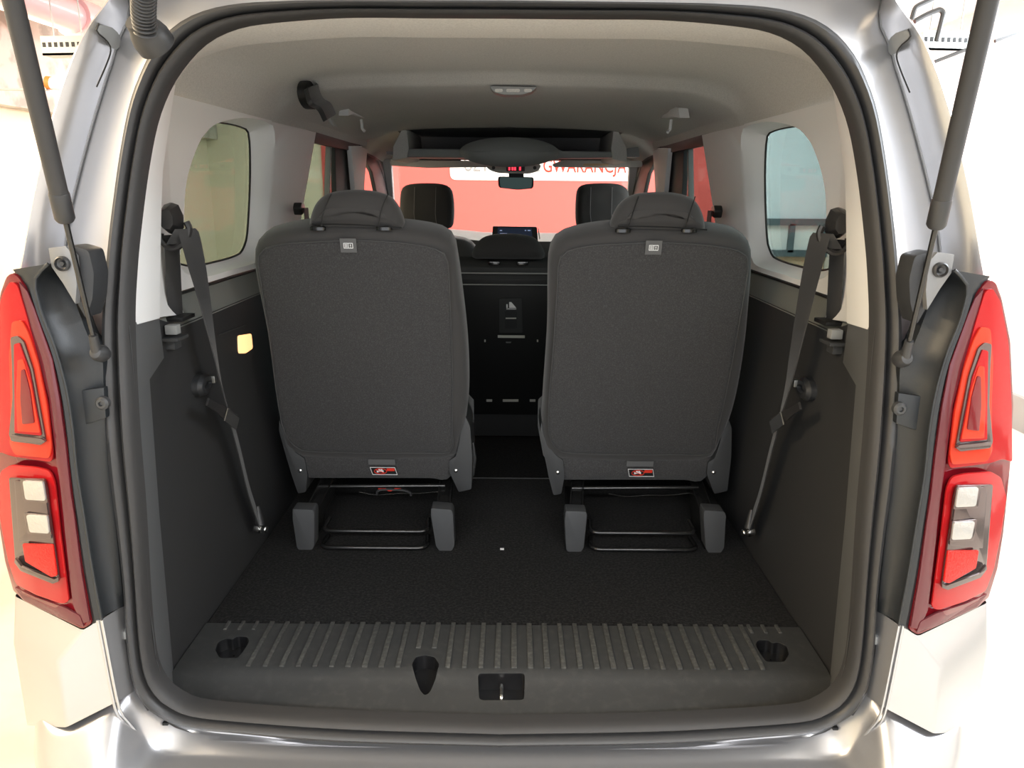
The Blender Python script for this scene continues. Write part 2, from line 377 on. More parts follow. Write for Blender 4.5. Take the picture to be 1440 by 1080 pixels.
OUT2 = [Vector((p.x*1.03-.0, .5, p.z+.01)) for p in SIL]; OUT3 = [Vector((p.x*1.05, 3.1, p.z)) for p in SIL]
for s in (1, -1):
    f = (lambda R: R) if s == 1 else mir
    mk('jamb_panel', *loft([f(SO), f(M1), f(RID)]), 'paint', car, label='painted rear pillar jamb')
    mk('rear_pillar_panel', *loft([f(RID), f(RI2), f(M2), f(SIL), f([a+Vector((-.012, .018, .003)) for a in SIL]), f([a+Vector((-.085, .22, .006)) for a in SIL])]), 'paint', car)
    mk('gutter_shade', *tube(f([p+Vector((-.001, -.002, 0)) for p in RID]), .0022, 6), 'bracketgrey', car)  # grey tube drawn for the narrow shadow along the gutter
roofrows = [[Vector((x, y, 1.88+.015*(1-(x/.55)**2)-(.02 if y > 2.8 else 0))) for x in [-.5+.1*i for i in range(11)]] for y in (.10, .6, 2, 3.0)]
mk('roof_panel', *loft(roofrows), 'paint', car)
for s in (-1, 1):   # outer side skin, above and below the windows
    mk('side_panel', *loft([[Vector((s*x, y, z)) for y in (.2, .5, 2.0, 4.2)] for x, z in ((.70, 1.32), (.80, 1.22), (.85, 1.0), (.86, .6), (.80, .3))]), 'paint', car)
    mk('roof_rail_panel', *loft([[Vector((s*x, y, z)) for y in (.30, .6, 2.0, 3.0)] for x, z in ((.54, 1.88), (.63, 1.845), (.70, 1.76), (.72, 1.69))]), 'paint', car)
# roof corner notch piece
for s in (-1, 1):
    P = [PF(a, b, lambda x, z: g(x, z)+lerp(-.014, .043, (a-135)/33)-.004) for a, b in ((140, 34), (166, 41), (160, 62), (153, 68), (150, 56), (136, 46))]
    P = rounded(P, .006, 3); P = P if s < 0 else mir(P)
    mk('corner_filler', *prism(P, (0, .02, 0)), 'greyplast', car)
    # joint lines on the pillar skin
    L = [PF(a, b, lambda x, z: g(x, z)+lerp(-.014, .043, (a-135)/33)*.75-.006) for a, b in ((139, 33), (136, 44), (150, 57), (156, 70), (150, 90), (136, 122))]
    L = L if s < 0 else mir(L)
    mk('panel_joint', *tube(smooth(L, 20), .0012, 5), 'hole', car)

# ------ lower rear corner of the body (below the tail light)
def q(px, py, Y): return PY(px, py, Y)
A_, B_, Cc, D_ = q(20, 838, .02), q(117, 887, -.045), q(80, 930, -.06), q(18, 905, .0)
E_, F_, G1 = q(93, 1023, -.065), q(37, 1020, -.0), q(137, 873, -.05)
H_ = q(160, 989, -.05); G2, H2 = q(143, 871, -.05), q(166, 986, -.05)
J_, K_ = q(168, 855, -.012), q(187, 973, -.012); L_, N_ = q(180, 850, 0), q(190, 975, 0)
for s in (-1, 1):
    gg = G(); f = (lambda L: [Vector(p) for p in L]) if s < 0 else mir
    V = f([A_, B_, Cc, D_, E_, F_, G1, H_, G2, H2, J_, K_, L_, N_, D_+Vector((-.02, .4, .0)), F_+Vector((-.02, .4, 0)), A_+Vector((-.02, .4, .0))])
    gg.add(V, [(0, 1, 2, 3), (3, 2, 4, 5), (1, 6, 7, 4, 2), (3, 5, 15, 14), (0, 3, 14, 16)])
    mk('rear_corner_panel', gg.V, gg.F, 'paint', car, bevel=.006)
    gg = G(); gg.add([V[k] for k in (6, 8, 9, 7, 10, 11)], [(0, 1, 2, 3), (1, 4, 5, 2)]); gg.mk('rear_corner_channel', 'paint', car, bevel=.002)
    gg = G(); gg.add(V, [(10, 12, 13, 11)]); gg.mk('seal_flange', 'paint', car)
    for t in (0, 1):
        P = [q(137+6*t, 872, -.052), q(160+6*t, 989, -.052), q(172+6*t, 1012, -.045), q(190+5*t, 1032, -.03)]
        mk('channel_bead', *tube(smooth(f(P), 14), .0022, 6), 'paint', car)
    p = q(178, 892, -.008); p = p if s < 0 else mx(p)
    mk('flange_bolt', *lathe(p, (0, -1, 0), [(0, .004), (.007, .004), (.009, 0), (.009, -.006)], 14), 'greyplast', car)
# lower white flange visible round the seal's bottom corners
for s in (-1, 1):
    P = [PY(a, b, .012) for a, b in ((176, 840), (181, 920), (188, 985), (215, 1010), (262, 1026), (340, 1034), (480, 1046), (725, 1052))]
    Pi = [p+Vector((.03, .005, .02)) for p in P]
    P2 = [PY(a, b, .0) for a, b in ((170, 855), (176, 930), (184, 1004), (206, 1027), (250, 1040), (340, 1042), (480, 1049), (725, 1055))]
    f = (lambda L: L) if s < 0 else mir
    mk('sill_flange', *loft([f(smooth(Pi, 30)), f(smooth(P, 30)), f(smooth(P2, 30))]), 'paint', car)
    p = PY(207, 988, -.002); p = p if s < 0 else mx(p)
    mk('drain_plug', *lathe(p, (0, -1, 0), [(0, .006), (.012, .006), (.014, 0), (.014, -.01)], 16), 'rubber', car)
    p = PY(233, 1017, -.004); p = p if s < 0 else mx(p)
    mk('flange_clip', *box(p, (.009, .006, .005)), 'hole', car)

# ------ bumper
bp = thing('rear_bumper', (0, -.1, .3), 'silver rear bumper with a flat step below the boot opening', 'bumper')
secs = [(-.815, [(.5, .665), (.05, .665), (.0, .60), (.0, .30)]), (-.798, [(.03, .675), (-.003, .664), (-.04, .60), (-.04, .30)]), (-.735, [(-.03, .662), (-.070, .650), (-.12, .58), (-.13, .30)]),
        (-.69, [(-.03, .682), (-.066, .668), (-.15, .578), (-.17, .30)]), (-.648, [(-.02, .702), (-.060, .688), (-.17, .574), (-.20, .3)]), (-.625, [(.0, .712), (-.036, .690), (-.19, .573), (-.22, .3)]), (-.608, [(.0, .690), (-.028, .630), (-.2, .572), (-.22, .3)]), (-.585, [(.0, .625), (-.030, .59), (-.2, .572), (-.235, .3)]), (-.52, [(.01, .588), (-.02, .578), (-.2, .572), (-.24, .3)]), (0, [(.01, .583), (-.04, .576), (-.2, .572), (-.26, .3)])]
def dens(P):
    L = lambda a, b, t: (lerp(a[0], b[0], t), lerp(a[1], b[1], t))
    return [P[0], L(P[0], P[1], .8), P[1], L(P[1], P[2], .12), P[2], P[3]]
secs = [(x, dens(P)) for x, P in secs]
rows = [[Vector((x, y, z)) for y, z in P] for x, P in secs]; rows += [mir(r) for r in rows[:-1]][::-1]
mk('bumper_cover', *loft(rows), 'paint', bp, sub=2, angle=80)

# ------ black covers beside the tail lights
gpx = [(68, 371), (50, 392), (53, 420), (62, 450), (78, 490), (93, 545), (102, 600), (108, 660), (119, 730), (130, 800), (143, 870)]
lpx = [(18, 379), (22, 385), (35, 402), (46, 428), (72, 500), (84, 558), (93, 627), (100, 693), (105, 730), (115, 803), (129, 878)]
spx = [(70, 371), (84, 382), (97, 402), (110, 436), (125, 475), (143, 498), (146, 560), (152, 640), (160, 715), (168, 790), (174, 853)]
tl_f = lambda x, z: -.052+2.4*max(0, abs(x)-.64)**2
for s in (-1, 1):
    f = (lambda L: L) if s < 0 else mir
    GL = smooth([PY(a, b, -.05) for a, b in gpx], 40); LL = smooth([PF(a, b, lambda x, z: tl_f(x, z)+.006) for a, b in lpx], 40); SL = smooth([PY(a, b, -.012) for a, b in spx], 40)
    GL2 = [a.lerp(b, .12)+Vector((0, .010, 0)) for a, b in zip(GL, SL)]
    c = thing('pillar_cover', f([Vector((-.66, -.03, .85))])[0], 'black plastic pillar cover beside the %s tail light, with a vertical groove' % ('left' if s < 0 else 'right'), 'cover')
    mk('outer_face', *loft([f([p+Vector((0, .02, 0)) for p in LL]), f(LL), f([a.lerp(b, .5)+Vector((0, -.004, 0)) for a, b in zip(LL, GL)]), f(GL)]), 'cover', c)
    mk('groove_edge', *tube(f(GL), .0025, 8), 'cover', c)
    mk('inner_face', *loft([f(GL), f(GL2), f([a.lerp(b, .55)+Vector((0, .002, 0)) for a, b in zip(GL2, SL)]), f(SL), f([p+Vector((.0, .03, 0)) for p in SL])]), 'cover', c)
    # middle tab with bolt
    P = [PY(a, b, -.030) for a, b in ((98, 551), (146, 545), (149, 588), (106, 602))]
    mk('cover_tab', *prism(f(P), (0, .012, 0)), 'cover', c, bevel=.002)
    p = f([PY(144, 567, -.034)])[0]
    mk('bolt', *lathe(p, (0, -1, 0), [(.010, -.006), (.010, .002), (.007, .005), (.004, .005), (.003, .002), (0, .002)], 18), 'shield', c, label='dark fixing bolt')

# ------ bump stop bracket + strut mount
for s in (-1, 1):
    f = (lambda L: L) if s < 0 else mir; w_ = 'left' if s < 0 else 'right'
    br = thing('buffer_bracket', f([PY(90, 380, -.03)])[0], 'dark rubber buffer in a grey bracket on the %s pillar above the tail light cover' % w_, 'bracket')
    P = rounded([PY(a, b, -.035) for a, b in ((70, 350), (97, 345), (122, 352), (130, 385), (128, 420), (119, 450), (100, 415), (80, 382))], .006, 3)
    mk('bracket_body', *prism(f([p+Vector((0, .004, 0)) for p in P]), (0, .04, 0)), 'plastic', br, bevel=.002)
    P = [PY(a, b, -.045) for a, b in ((68, 349), (92, 346), (104, 360), (108, 400), (106, 428), (88, 398), (72, 375))]
    o = mk('bracket_plate', *prism(f(P), (0, .012, 0)), 'bracketgrey', br, bevel=.001)
    p = f([PY(86, 371, -.050)])[0]
    mk('rubber_buffer', *lathe(p, (0, -1, 0), [(.0105, -.01), (.0105, .0), (.0085, .002), (.0075, -.002), (.004, -.004), (.003, -.001), (0, -.001)], 20), 'rubber', br)

# ================================================================== TAIL LIGHTS
housing = [(16, 383), (24, 388), (36, 404), (46, 430), (72, 502), (84, 560), (94, 627), (101, 693), (105, 725), (116, 803), (129, 878), (116, 886), (80, 869), (33, 846), (18, 832), (6, 790), (-2, 740), (-12, 640), (-16, 560), (-12, 470), (0, 410), (8, 388)]
def tl(px, off, thick, r=.004, seg=4, dx=0): return slab(px, tl_f, off, thick, r, seg)
def light(s):
    w_ = 'left' if s < 0 else 'right'
    t = thing('tail_light', (s*.72, .0, .9), 'tall red tail light cluster on the %s of the boot opening' % w_, 'tail light')
    def pt(name, VF, m, label=None, bevel=.0015):
        V, Fc = VF; V = V if s < 0 else [mx(v) for v in V]
        return mk(name, V, Fc, m, t, bevel=bevel, label=label)
    pt('housing', tl(housing, 0, .07, .006), 'lens_dark', bevel=.005)
    edge = [(26, 396), (38, 410), (48, 434), (73, 505), (83, 560), (92, 627), (99, 693), (104, 725), (114, 803), (126, 874), (114, 878), (102, 850), (92, 760), (86, 700), (78, 640), (68, 560), (50, 490), (35, 440)]
    pt('edge_lens', tl(edge, -.002, .004, 0), 'lens_edge')
    base = [(-14, 640), (-13, 560), (-9, 475), (2, 415), (14, 395), (24, 400), (36, 440), (52, 500), (67, 570), (74, 640), (72, 650), (16, 642), (0, 636)]
    pt('upper_lamp', tl(base, -.004, .005, .01), 'lens_red', 'bright red upper lamp lens')
    pt('light_guide', tl([(16, 452), (30, 450), (40, 470), (53, 510), (65, 570), (72, 630), (69, 645), (20, 640), (13, 625), (14, 560), (12, 500)], -.007, .004, .006), 'lens_orange', 'orange red light guide')
    pt('lamp_frame', tl([(14, 474), (24, 472), (33, 480), (46, 520), (56, 575), (64, 620), (58, 626), (16, 621), (12, 612), (17, 560), (16, 510)], -.010, .004, .004), 'chrome_dark', 'smoked chrome arrow-shaped frame')
    pt('lamp_core', tl([(19, 484), (27, 482), (41, 522), (51, 578), (58, 613), (20, 609), (20, 560)], -.012, .003, .003), 'lens_red')
    pt('guide_loop', tl([(24, 506), (32, 505), (43, 540), (51, 585), (56, 609), (24, 607), (22, 560)], -.0135, .003, .003), 'lens_orange')
    pt('dark_core', tl([(29, 520), (34, 519), (42, 550), (48, 595), (31, 597), (28, 560)], -.015, .003, .003), 'lens_dark')
    pt('chrome_bar', tl([(14, 612), (58, 617), (64, 621), (57, 626), (15, 620)], -.0155, .005, .002), 'chrome_dark')
    pt('lower_lamp', tl([(1, 662), (14, 654), (50, 657), (70, 662), (77, 680), (84, 745), (97, 846), (88, 850), (50, 837), (22, 822), (11, 790), (1, 740), (-6, 690)], -.004, .005, .008), 'lens_red', 'bright red lower lamp lens')
    pt('lower_frame', tl([(12, 672), (62, 674), (66, 690), (70, 725), (83, 816), (74, 820), (30, 801), (21, 790)], -.008, .005, .004), 'chrome_dark', 'smoked chrome frame of the reversing lamps')
    pt('smoked_lens', tl([(20, 676), (61, 678), (66, 715), (72, 758), (26, 762)], -.010, .003, .003), 'chrome_dark')
    for P in ([(31, 676), (60, 678), (64, 705), (35, 703)], [(36, 724), (66, 726), (69, 751), (41, 749)]):
        cx_ = sum(a for a, b in P)/4; cy_ = sum(b for a, b in P)/4
        pt('cell_rim', tl([(cx_+(a-cx_)*1.2, cy_+(b-cy_)*1.2) for a, b in P], -.012, .003, .004), 'chrome_dark')
        pt('reversing_lamp', tl(P, -.015, .006, .005), 'lens_clear', 'clear reversing lamp cell')
    pt('fog_reflector', tl([(31, 765), (74, 766), (80, 810), (72, 812), (35, 790)], -.011, .004, .003), 'reflector', 'ribbed red reflector')
    pt('chrome_bar', tl([(21, 785), (30, 797), (76, 815), (82, 812), (82, 818), (74, 821), (29, 803), (20, 791)], -.013, .005, .001), 'chrome_dark')
    pt('bottom_lens', tl([(20, 826), (50, 840), (90, 854), (112, 866), (118, 882), (80, 867), (34, 844)], -.003, .004, .003), 'lens_edge')
light(-1); light(1)

# ================================================================== GAS STRUTS
for s in (-1, 1):
    f = (lambda p: p) if s < 0 else mx; w_ = 'left' if s < 0 else 'right'
    P0, P1 = f(PY(136, 494, -.045)), f(PY(16, -8, -.22))
    d = P1-P0; pc = P0+d*.44
    P2 = P1+d*.62
    t = thing('gas_strut', P0, 'black gas strut holding the tailgate up on the %s of the opening' % w_, 'gas strut')
    mk('rod', *tube([P0, pc], .0036, 12), 'gloss', t); mk('cylinder', *tube([pc, P2], .0108, 24), 'rubber_matt', t)
    mk('end_cap', *tube([pc-d*.004, pc+d*.005, pc+d*.075, pc+d*.08], [.0095, .012, .012, .0112], 24), 'rubber', t)
    mk('ball_joint', *lathe(P0+Vector((0, .012, -.006)), (0, -1, .3), [(.0, .02), (.008, .018), (.012, .01), (.013, 0), (.009, -.01), (0, -.012)], 18), 'rubber', t)
    mk('socket_arm', *tube([P0, P0+d*.06], [.0075, .006], 12), 'rubber', t)

# corrugated conduit, left
t = thing('cable_conduit', PY(205, 40, -.02), 'corrugated black cable conduit at the upper left corner of the opening', 'conduit')
cen = [PY(205, 44, -.02), PY(202, 22, -.035), PY(202, 0, -.055), PY(204, -30, -.085), PY(208, -70, -.13)]
cen = smooth(cen, 186); rr = [.0108+.0050*abs(math.cos(i*math.pi/8)) for i in range(186)]
mk('corrugated_tube', *tube(cen, rr, 20), 'rubber', t, angle=80)
mk('boot', *lathe(PY(208, 47, -.005), (-.3, -1, .9), [(.026, -.02), (.026, -.005), (.0235, .004), (.019, .012), (.0175, .022), (.0, .022)], 28), 'rubber', t)

# ================================================================== TAILGATE (raised, overhead)
tg = thing('tailgate', (0, .03, 1.9), 'raised silver tailgate above the open boot', 'tailgate')
def tgp(x, y): return Vector((x, y, 1.90-.32*(y-.02)))
out = [(-.56, .0), (.56, .0), (.72, -.5), (.74, -.85), (.55, -1.0), (-.55, -1.0), (-.74, -.85), (-.72, -.5)]
hole = [(-.25, -.12), (.25, -.12), (.32, -.40), (.33, -.52), (.30, -.56), (-.30, -.56), (-.33, -.52), (-.32, -.40)]
ro, ri = [tgp(*p) for p in out], [tgp(*p) for p in hole]; up = Vector((0, 0, .05))
mk('tailgate_frame', *loft([ri, ro, [p+up for p in ro], [p+up for p in ri], ri], True), 'paint', tg)
tk = lambda k, p: tgp(p[0]*k, -.5+(p[1]+.5)*k)-Vector((0, 0, .006))
mk('inner_trim', *loft([[tk(1.0, p)+Vector((0, 0, .006)) for p in hole], [tk(1.01, p) for p in hole], [tk(.97, p)-Vector((0, 0, .012)) for p in out], [tk(.985, p)+Vector((0, 0, .006)) for p in out]], True), 'plastic', tg)
mk('rear_window', *prism([p+Vector((0, 0, .02)) for p in ri], (0, 0, .006)), 'gl_dark', tg, flat=True)
for s in (-1, 1): mk('hinge', *tube([(s*.33, .08, 1.87), (s*.33, .03, 1.91), (s*.33, -.06, 1.915)], .012, 8), 'paint', tg)

# ================================================================== INTERIOR SHELL
def xw(z): return interp([(.55, .632), (.63, .632), (1.262, .645), (1.32, .662), (1.70, .642)], z)
for s in (-1, 1):
    f = (lambda P: [Vector(p) for p in P]) if s < 0 else mir
    # black cargo side trim
    zs = [.60, .66, .75, .85, .95, 1.05, 1.15, 1.205, 1.225, 1.25, 1.262]
    rows = []
    fx = [(.60, .636), (.66, .634), (.95, .625), (1.23, .612), (1.262, .600)]
    def S0(z):
        p = inner_at(max(z, .70)); return Vector((p.x, p.y+.012, z))
    r0 = [S0(z) for z in zs]; r1 = [Vector((-interp(fx, z)+.004, .143, z)) for z in zs]; r2 = [Vector((-interp(fx, z), .155, z)) for z in zs]
    r3 = [Vector((-max(interp(fx, z), xw(z)-.006), .24, z)) for z in zs]
    rr_ = [[Vector((-xw(z)-(.012 if 0 else 0), y, z)) for z in zs] for y in (.36, .7, 1.0, 1.3, 3.4)]
    for r, tz in ((r0, 1.322), (r1, 1.312), (r2, 1.308), (r3, 1.29)):
        for k in (-1, -2): r[k].z = tz-(.03 if k == -2 else 0)
    for k, z in enumerate(zs):
        if z > 1.21: r1[k] = Vector((-(xw(z)-.022), .235, r1[k].z)); r2[k] = Vector((-(xw(z)-.016), .245, r2[k].z)); r3[k].y = .27; r3[k].x = -(xw(z)-.004)
    mk('rear_edge_trim', *loft([f(r) for r in [r0, r1, r2]]), 'edgelit', car, label='side trim edge strip behind the seal, painted lighter as if lit')  # one moulding with the side wall; light on the edge painted in
    mk('cargo_side_trim', *loft([f(r) for r in [r2, r3]+rr_]), 'sideblack', car)
    # grey felt ledge strip
    rr_ = [[Vector((-xw(1.262)+.002, y, 1.258)), Vector((-xw(1.262)-.006, y, 1.266)), Vector((-.664, y, 1.312)), Vector((-.672, y, 1.322))] for y in (.26, .6, 1.0, 1.36)]
    mk('ledge_strip', *loft([f(r) for r in rr_]), 'ledge', car)
    mk('trim_joint', *tube(f([(-.663, .3, 1.318), (-.663, 1.3, 1.318)]), .004, 6), 'hole', car)
    # white rear pillar trim
    zs = [1.262, 1.29, 1.32, 1.37, 1.42, 1.48, 1.54, 1.60, 1.65, 1.69]
    fc = [(1.25, .603), (1.31, .600), (1.542, .570), (1.663, .539), (1.70, .528)]
    zt_ = lambda z, lo, hi: lerp(lo, hi, (z-1.262)/(1.69-1.262))
    r0 = [inner_at(zt_(z, 1.318, 1.670))+Vector((-.006, .010, 0)) for z in zs]
    def rowf(lo, hi, y, fn): return [Vector((-fn(zt_(z, lo, hi)), y, zt_(z, lo, hi))) for z in zs]
    r1 = rowf(1.306, 1.688, .19, lambda z: interp(fc, z)); r2 = rowf(1.304, 1.690, .21, lambda z: interp(fc, z)+.010)
    r3 = rowf(1.292, 1.694, .29, lambda z: lerp(interp(fc, z), xw(z), .72)); r4 = rowf(1.284, 1.698, .35, lambda z: xw(z)-.004); r5 = rowf(1.28, 1.70, .40, xw)
    mk('rear_pillar_trim', *loft([f(r) for r in (r0, r1, r2, r3, r4, r5)]), 'white', car, angle=50, label='pale grey pillar trim')
    # white quarter trim with window opening
    hole = [PX(258, 376, -.655), PX(259, 320, -.655), PX(263, 262, -.65), PX(272, 222, -.65), PX(287, 192, -.648), PX(306, 174, -.646)]
    hole = [(p.y, p.z) for p in hole]+[(.84, 1.692), (1.02, 1.694), (1.065, 1.67), (1.035, 1.55), (.975, 1.40), (.93, 1.35), (.88, 1.336), (.70, 1.336), (.55, 1.338)]
    gl_ = [(.44, 1.40), (.45, 1.45), (.50, 1.54), (.56, 1.60), (.64, 1.65), (.70, 1.668), (.82, 1.68), (.975, 1.679), (1.018, 1.66), (1.0, 1.55), (.945, 1.41), (.905, 1.372), (.86, 1.358), (.72, 1.354), (.55, 1.36)]
    hole_y = [Vector((0, a, b)) for a, b in hole]; gly = [Vector((0, a, b)) for a, b in gl_]
    hs = smooth(hole_y, 72, True); gsx = smooth(gly, 72, True)
    # align start points
    def boundary(p, c):   # radial hit on the outer polygon
        d = p-c; best = 9
        poly = [(.40, 1.322), (.40, 1.70), (1.515, 1.705), (1.36, 1.49), (1.25, 1.322)]
        for (a, b), (c_, d_) in zip(poly, poly[1:]+poly[:1]):
            ex, ez = c_-a, d_-b; den = d.y*ez-d.z*ex
            if abs(den) < 1e-9: continue
            t = ((a-c.y)*ez-(b-c.z)*ex)/den; u = ((a-c.y)*d.z-(b-c.z)*d.y)/den
            if t > 0 and -1e-6 <= u <= 1+1e-6: best = min(best, t)
        return c+d*best
    cc = Vector((0, .78, 1.53)); ob = [boundary(p, cc) for p in hs]
    # make sure corners are present: snap closest samples
    for cy_, cz_ in [(.40, 1.322), (.40, 1.70), (1.515, 1.705), (1.25, 1.322)]:
        k = min(range(len(ob)), key=lambda i: (ob[i].y-cy_)**2+(ob[i].z-cz_)**2); ob[k] = Vector((0, cy_, cz_))
    W = lambda P, dx=0: [Vector((-(xw(p.z)+dx), p.y, p.z)) for p in P]
    edge1 = [p.lerp(q_, .04) for p, q_ in zip(hs, ob)]
    rows = [W(ob), W(edge1), W(hs, .006)]
    mid = [a.lerp(b, .6) for a, b in zip(hs, gsx)]
    rows += [W(mid, .03), [Vector((-.70, p.y, p.z)) for p in gsx]]
    mk('quarter_trim', *loft([f(r) for r in rows], True), 'white', car, angle=40, label='pale grey quarter panel trim around the side window')
    gl = thing('side_window', f([Vector((-.705, .75, 1.35))])[0], 'tinted rear quarter window on the %s side of the boot' % ('left' if s < 0 else 'right'), 'window')
    P = [Vector((-.704, p.y, p.z)) for p in smooth([Vector((0, .78, 1.53))+(v-Vector((0, .78, 1.53)))*1.03 for v in gly], 60, True)]
    mk('pane', *prism(f(P), (s*.004, 0, 0)), 'glass_tint', gl, flat=True)
    mk('window_gasket', *tube(f([Vector((-.699, p.y, p.z)) for p in gsx]+[Vector((-.699, gsx[0].y, gsx[0].z))]), .0028, 6), 'hole', gl)
    # door area: dark frame, glass, pillars
    def plate(name, pts, x, m, th=.02, bevel=.003, **k):
        return mk(name, *prism(f([Vector((-x, a, b)) for a, b in pts]), (s*th, 0, 0)), m, car, bevel=bevel, **k)
    plate('cantrail_seal', [(1.30, 1.672), (1.30, 1.705), (2.28, 1.725), (2.28, 1.675)], .652, 'plastic')
    plate('door_frame', [(1.86, 1.30), (1.90, 1.69), (2.26, 1.70), (2.26, 1.30)], .668, 'plastic', label='dark rear door frame')
    plate('frame_edge', [(1.70, 1.30), (1.845, 1.69), (1.865, 1.69), (1.73, 1.30)], .672, 'greyplast', label='bright window edge strip')
    plate('door_lower_trim', [(1.2, .60), (1.2, 1.322), (3.3, 1.29), (3.3, .60)], .668, 'plastic')
    plate('centre_pillar_trim', [(2.10, 1.30), (2.10, 1.50), (2.06, 1.69), (2.42, 1.71), (2.31, 1.55), (2.20, 1.30)], .640, 'white', label='pale grey centre pillar trim')
    fd = [PX(a, b, -.655) for a, b in ((517, 215), (535, 226), (546, 248), (548, 332), (534, 332), (531, 275), (524, 242), (515, 226))]
    mk('window_frame', *prism(f(fd), (s*.02, 0, 0)), 'plastic', car, bevel=.003, label='dark curved front door window frame')
    plate('front_door_frame', [(2.56, 1.668), (2.75, 1.655), (2.95, 1.55), (3.12, 1.36), (3.16, 1.36), (3.0, 1.58), (2.82, 1.70), (2.3, 1.72), (2.3, 1.69)], .652, 'plastic')
    wd = thing('door_window', f([Vector((-.69, 1.6, 1.31))])[0], 'tinted rear door window on the %s side' % ('left' if s < 0 else 'right'), 'window')
    mk('pane', *prism(f([Vector((-.69, a, b)) for a, b in ((1.15, 1.30), (1.35, 1.71), (1.9, 1.71), (1.9, 1.30))]), (s*.004, 0, 0)), 'glass_tint', wd, flat=True)
    wd = thing('door_window', f([Vector((-.69, 2.6, 1.31))])[0], 'front door window beyond the centre pillar on the %s side' % ('left' if s < 0 else 'right'), 'window')
    mk('pane', *prism(f([Vector((-.69, a, b)) for a, b in ((2.25, 1.30), (2.25, 1.71), (2.8, 1.70), (3.2, 1.30))]), (s*.004, 0, 0)), 'windscreen', wd, flat=True)
    # front pillar
    P = [Vector((-.607, 2.86, 1.67)), Vector((-.68, 2.86, 1.67)), Vector((-.73, 3.25, 1.25)), Vector((-.655, 3.25, 1.25))]
    mk('front_pillar_trim', *prism(f(P), (0, .05, 0)), 'white', car, bevel=.008, label='grey windscreen pillar trim')
    # coat hook
    p = f([PX(502, 158, -.60)])[0]

# headliner
NA = 26
def arch(Y, zc, zcant, xc, drop=0):
    pts = [(-xc, Y, zcant), (-xc+.012, Y, zcant+.03), (-xc+.05, Y, zc-.045), (-xc+.12, Y, zc-.022), (-xc+.2, Y, zc-.012), (-.25, Y, zc-.004), (0, Y, zc)]
    return smooth([Vector(p) for p in pts], NA)
s0 = [p for p in INN if p.z > 1.668 and p.x <= 0][::-1]; s0 = resample([p+Vector((0, .012, .004)) for p in s0], NA)
wt = [(.10, .515, 1.672), (.19, .532, 1.688), (.21, .541, 1.690), (.29, .612, 1.694), (.35, .639, 1.698), (.42, .643, 1.70)]
def fit(r):
    y = r[0].y; d = Vector((-interp([(a, b) for a, b, c in wt], y), y, interp([(a, c) for a, b, c in wt], y)))-r[0]
    for k in range(9): r[k] = r[k]+d*(1-k/9)**1.5
    return r
def scaled(Y, k, dz): return fit([Vector((p.x*k, Y, p.z+dz*(1 if p.z > 1.72 else .3))) for p in s0])
ar = arch(.42, 1.832, 1.700, .645)
s1 = scaled(.19, 1.04, .0); s2 = scaled(.29, 1.10, -.003); s3 = scaled(.31, 1.115, .002)
s4 = [a.lerp(b, .75) for a, b in zip(s3, ar)]
for k in range(NA): s4[k].y = .35
s4 = fit(s4)
rows = [s0, s1, s2, s3, s4, ar, arch(.6, 1.836, 1.698, .645), arch(.98, 1.828, 1.698, .645), arch(1.03, 1.822, 1.70, .645), arch(1.06, 1.805, 1.70, .64), arch(1.09, 1.799, 1.70, .64), arch(1.45, 1.800, 1.705, .64), arch(1.50, 1.795, 1.705, .64), arch(2.0, 1.792, 1.70, .63), arch(2.28, 1.782, 1.70, .62)]
rows = [r+mir(r[:-1])[::-1] for r in rows]
hl = thing('headliner', (0, 1.3, 1.8), 'grey felt headliner across the roof with a transverse step', 'headliner')
mk('roof_lining', *loft(rows), 'lining', hl, angle=30)
# front header: storage shelf
hd = thing('overhead_shelf', (0, 2.6, 1.68), 'grey overhead storage shelf above the windscreen with a dark slot', 'shelf')
mk('shelf_back', *box((0, 2.95, 1.73), (1.16, .02, .12)), 'liner_dark', hd)
mk('shelf_top', *box((0, 2.62, 1.79), (1.2, .70, .016)), 'liner_dark', hd)
lipP = [PY(a, b, 2.30) for a, b in ((560, 205), (575, 209), (658, 210), (672, 203), (695, 196), (722, 194), (750, 196), (772, 203), (790, 212), (868, 213), (885, 208), (898, 206), (900, 221), (790, 223), (765, 228), (722, 233), (680, 228), (655, 222), (552, 221))]
mk('shelf_lip', *prism(lipP, (0, .08, 0)), 'greyplast', hd, bevel=.006)
mk('shelf_tray', *box((0, 2.62, 1.675), (1.08, .62, .014)), 'liner_dark', hd)
for s in (-1, 1):
    P = [PY(a, b, 2.29) for a, b in ((553, 206), (567, 178), (572, 182), (575, 208), (572, 222), (552, 226))]
    if s > 0: P = mir(P)
    mk('shelf_end', *prism(P, (0, .5, 0)), 'lining', hd, bevel=.004)
    rws = [[Vector((s*x, y, z-dz)) for x, z in ((.655, 1.685), (.62, 1.715), (.58, 1.745), (.54, 1.768), (.50, 1.775))] for y, dz in ((2.27, 0), (2.6, .012), (2.9, .035), (3.02, .05))]
    mk('corner_lining', *loft(rws), 'lining', hd)
    mk('header_end', *box((s*.575, 2.95, 1.70), (.12, .03, .10)), 'lining', hd)
# console bulge
cen = PY(716, 214, 2.28); ol = [cen+Vector((.215*math.cos(a), 0, .062*math.sin(a)*(1 if math.sin(a) > 0 else 1.0))) for a in [2*math.pi*k/36 for k in range(36)]]
mk('roof_console', *pad(ol, (0, -1, 0), [(0, -.02), (.0, .0), (.008, .012), (.025, .02), (.045, .024)]), 'greyplast', hd, label='bulged grey roof console')
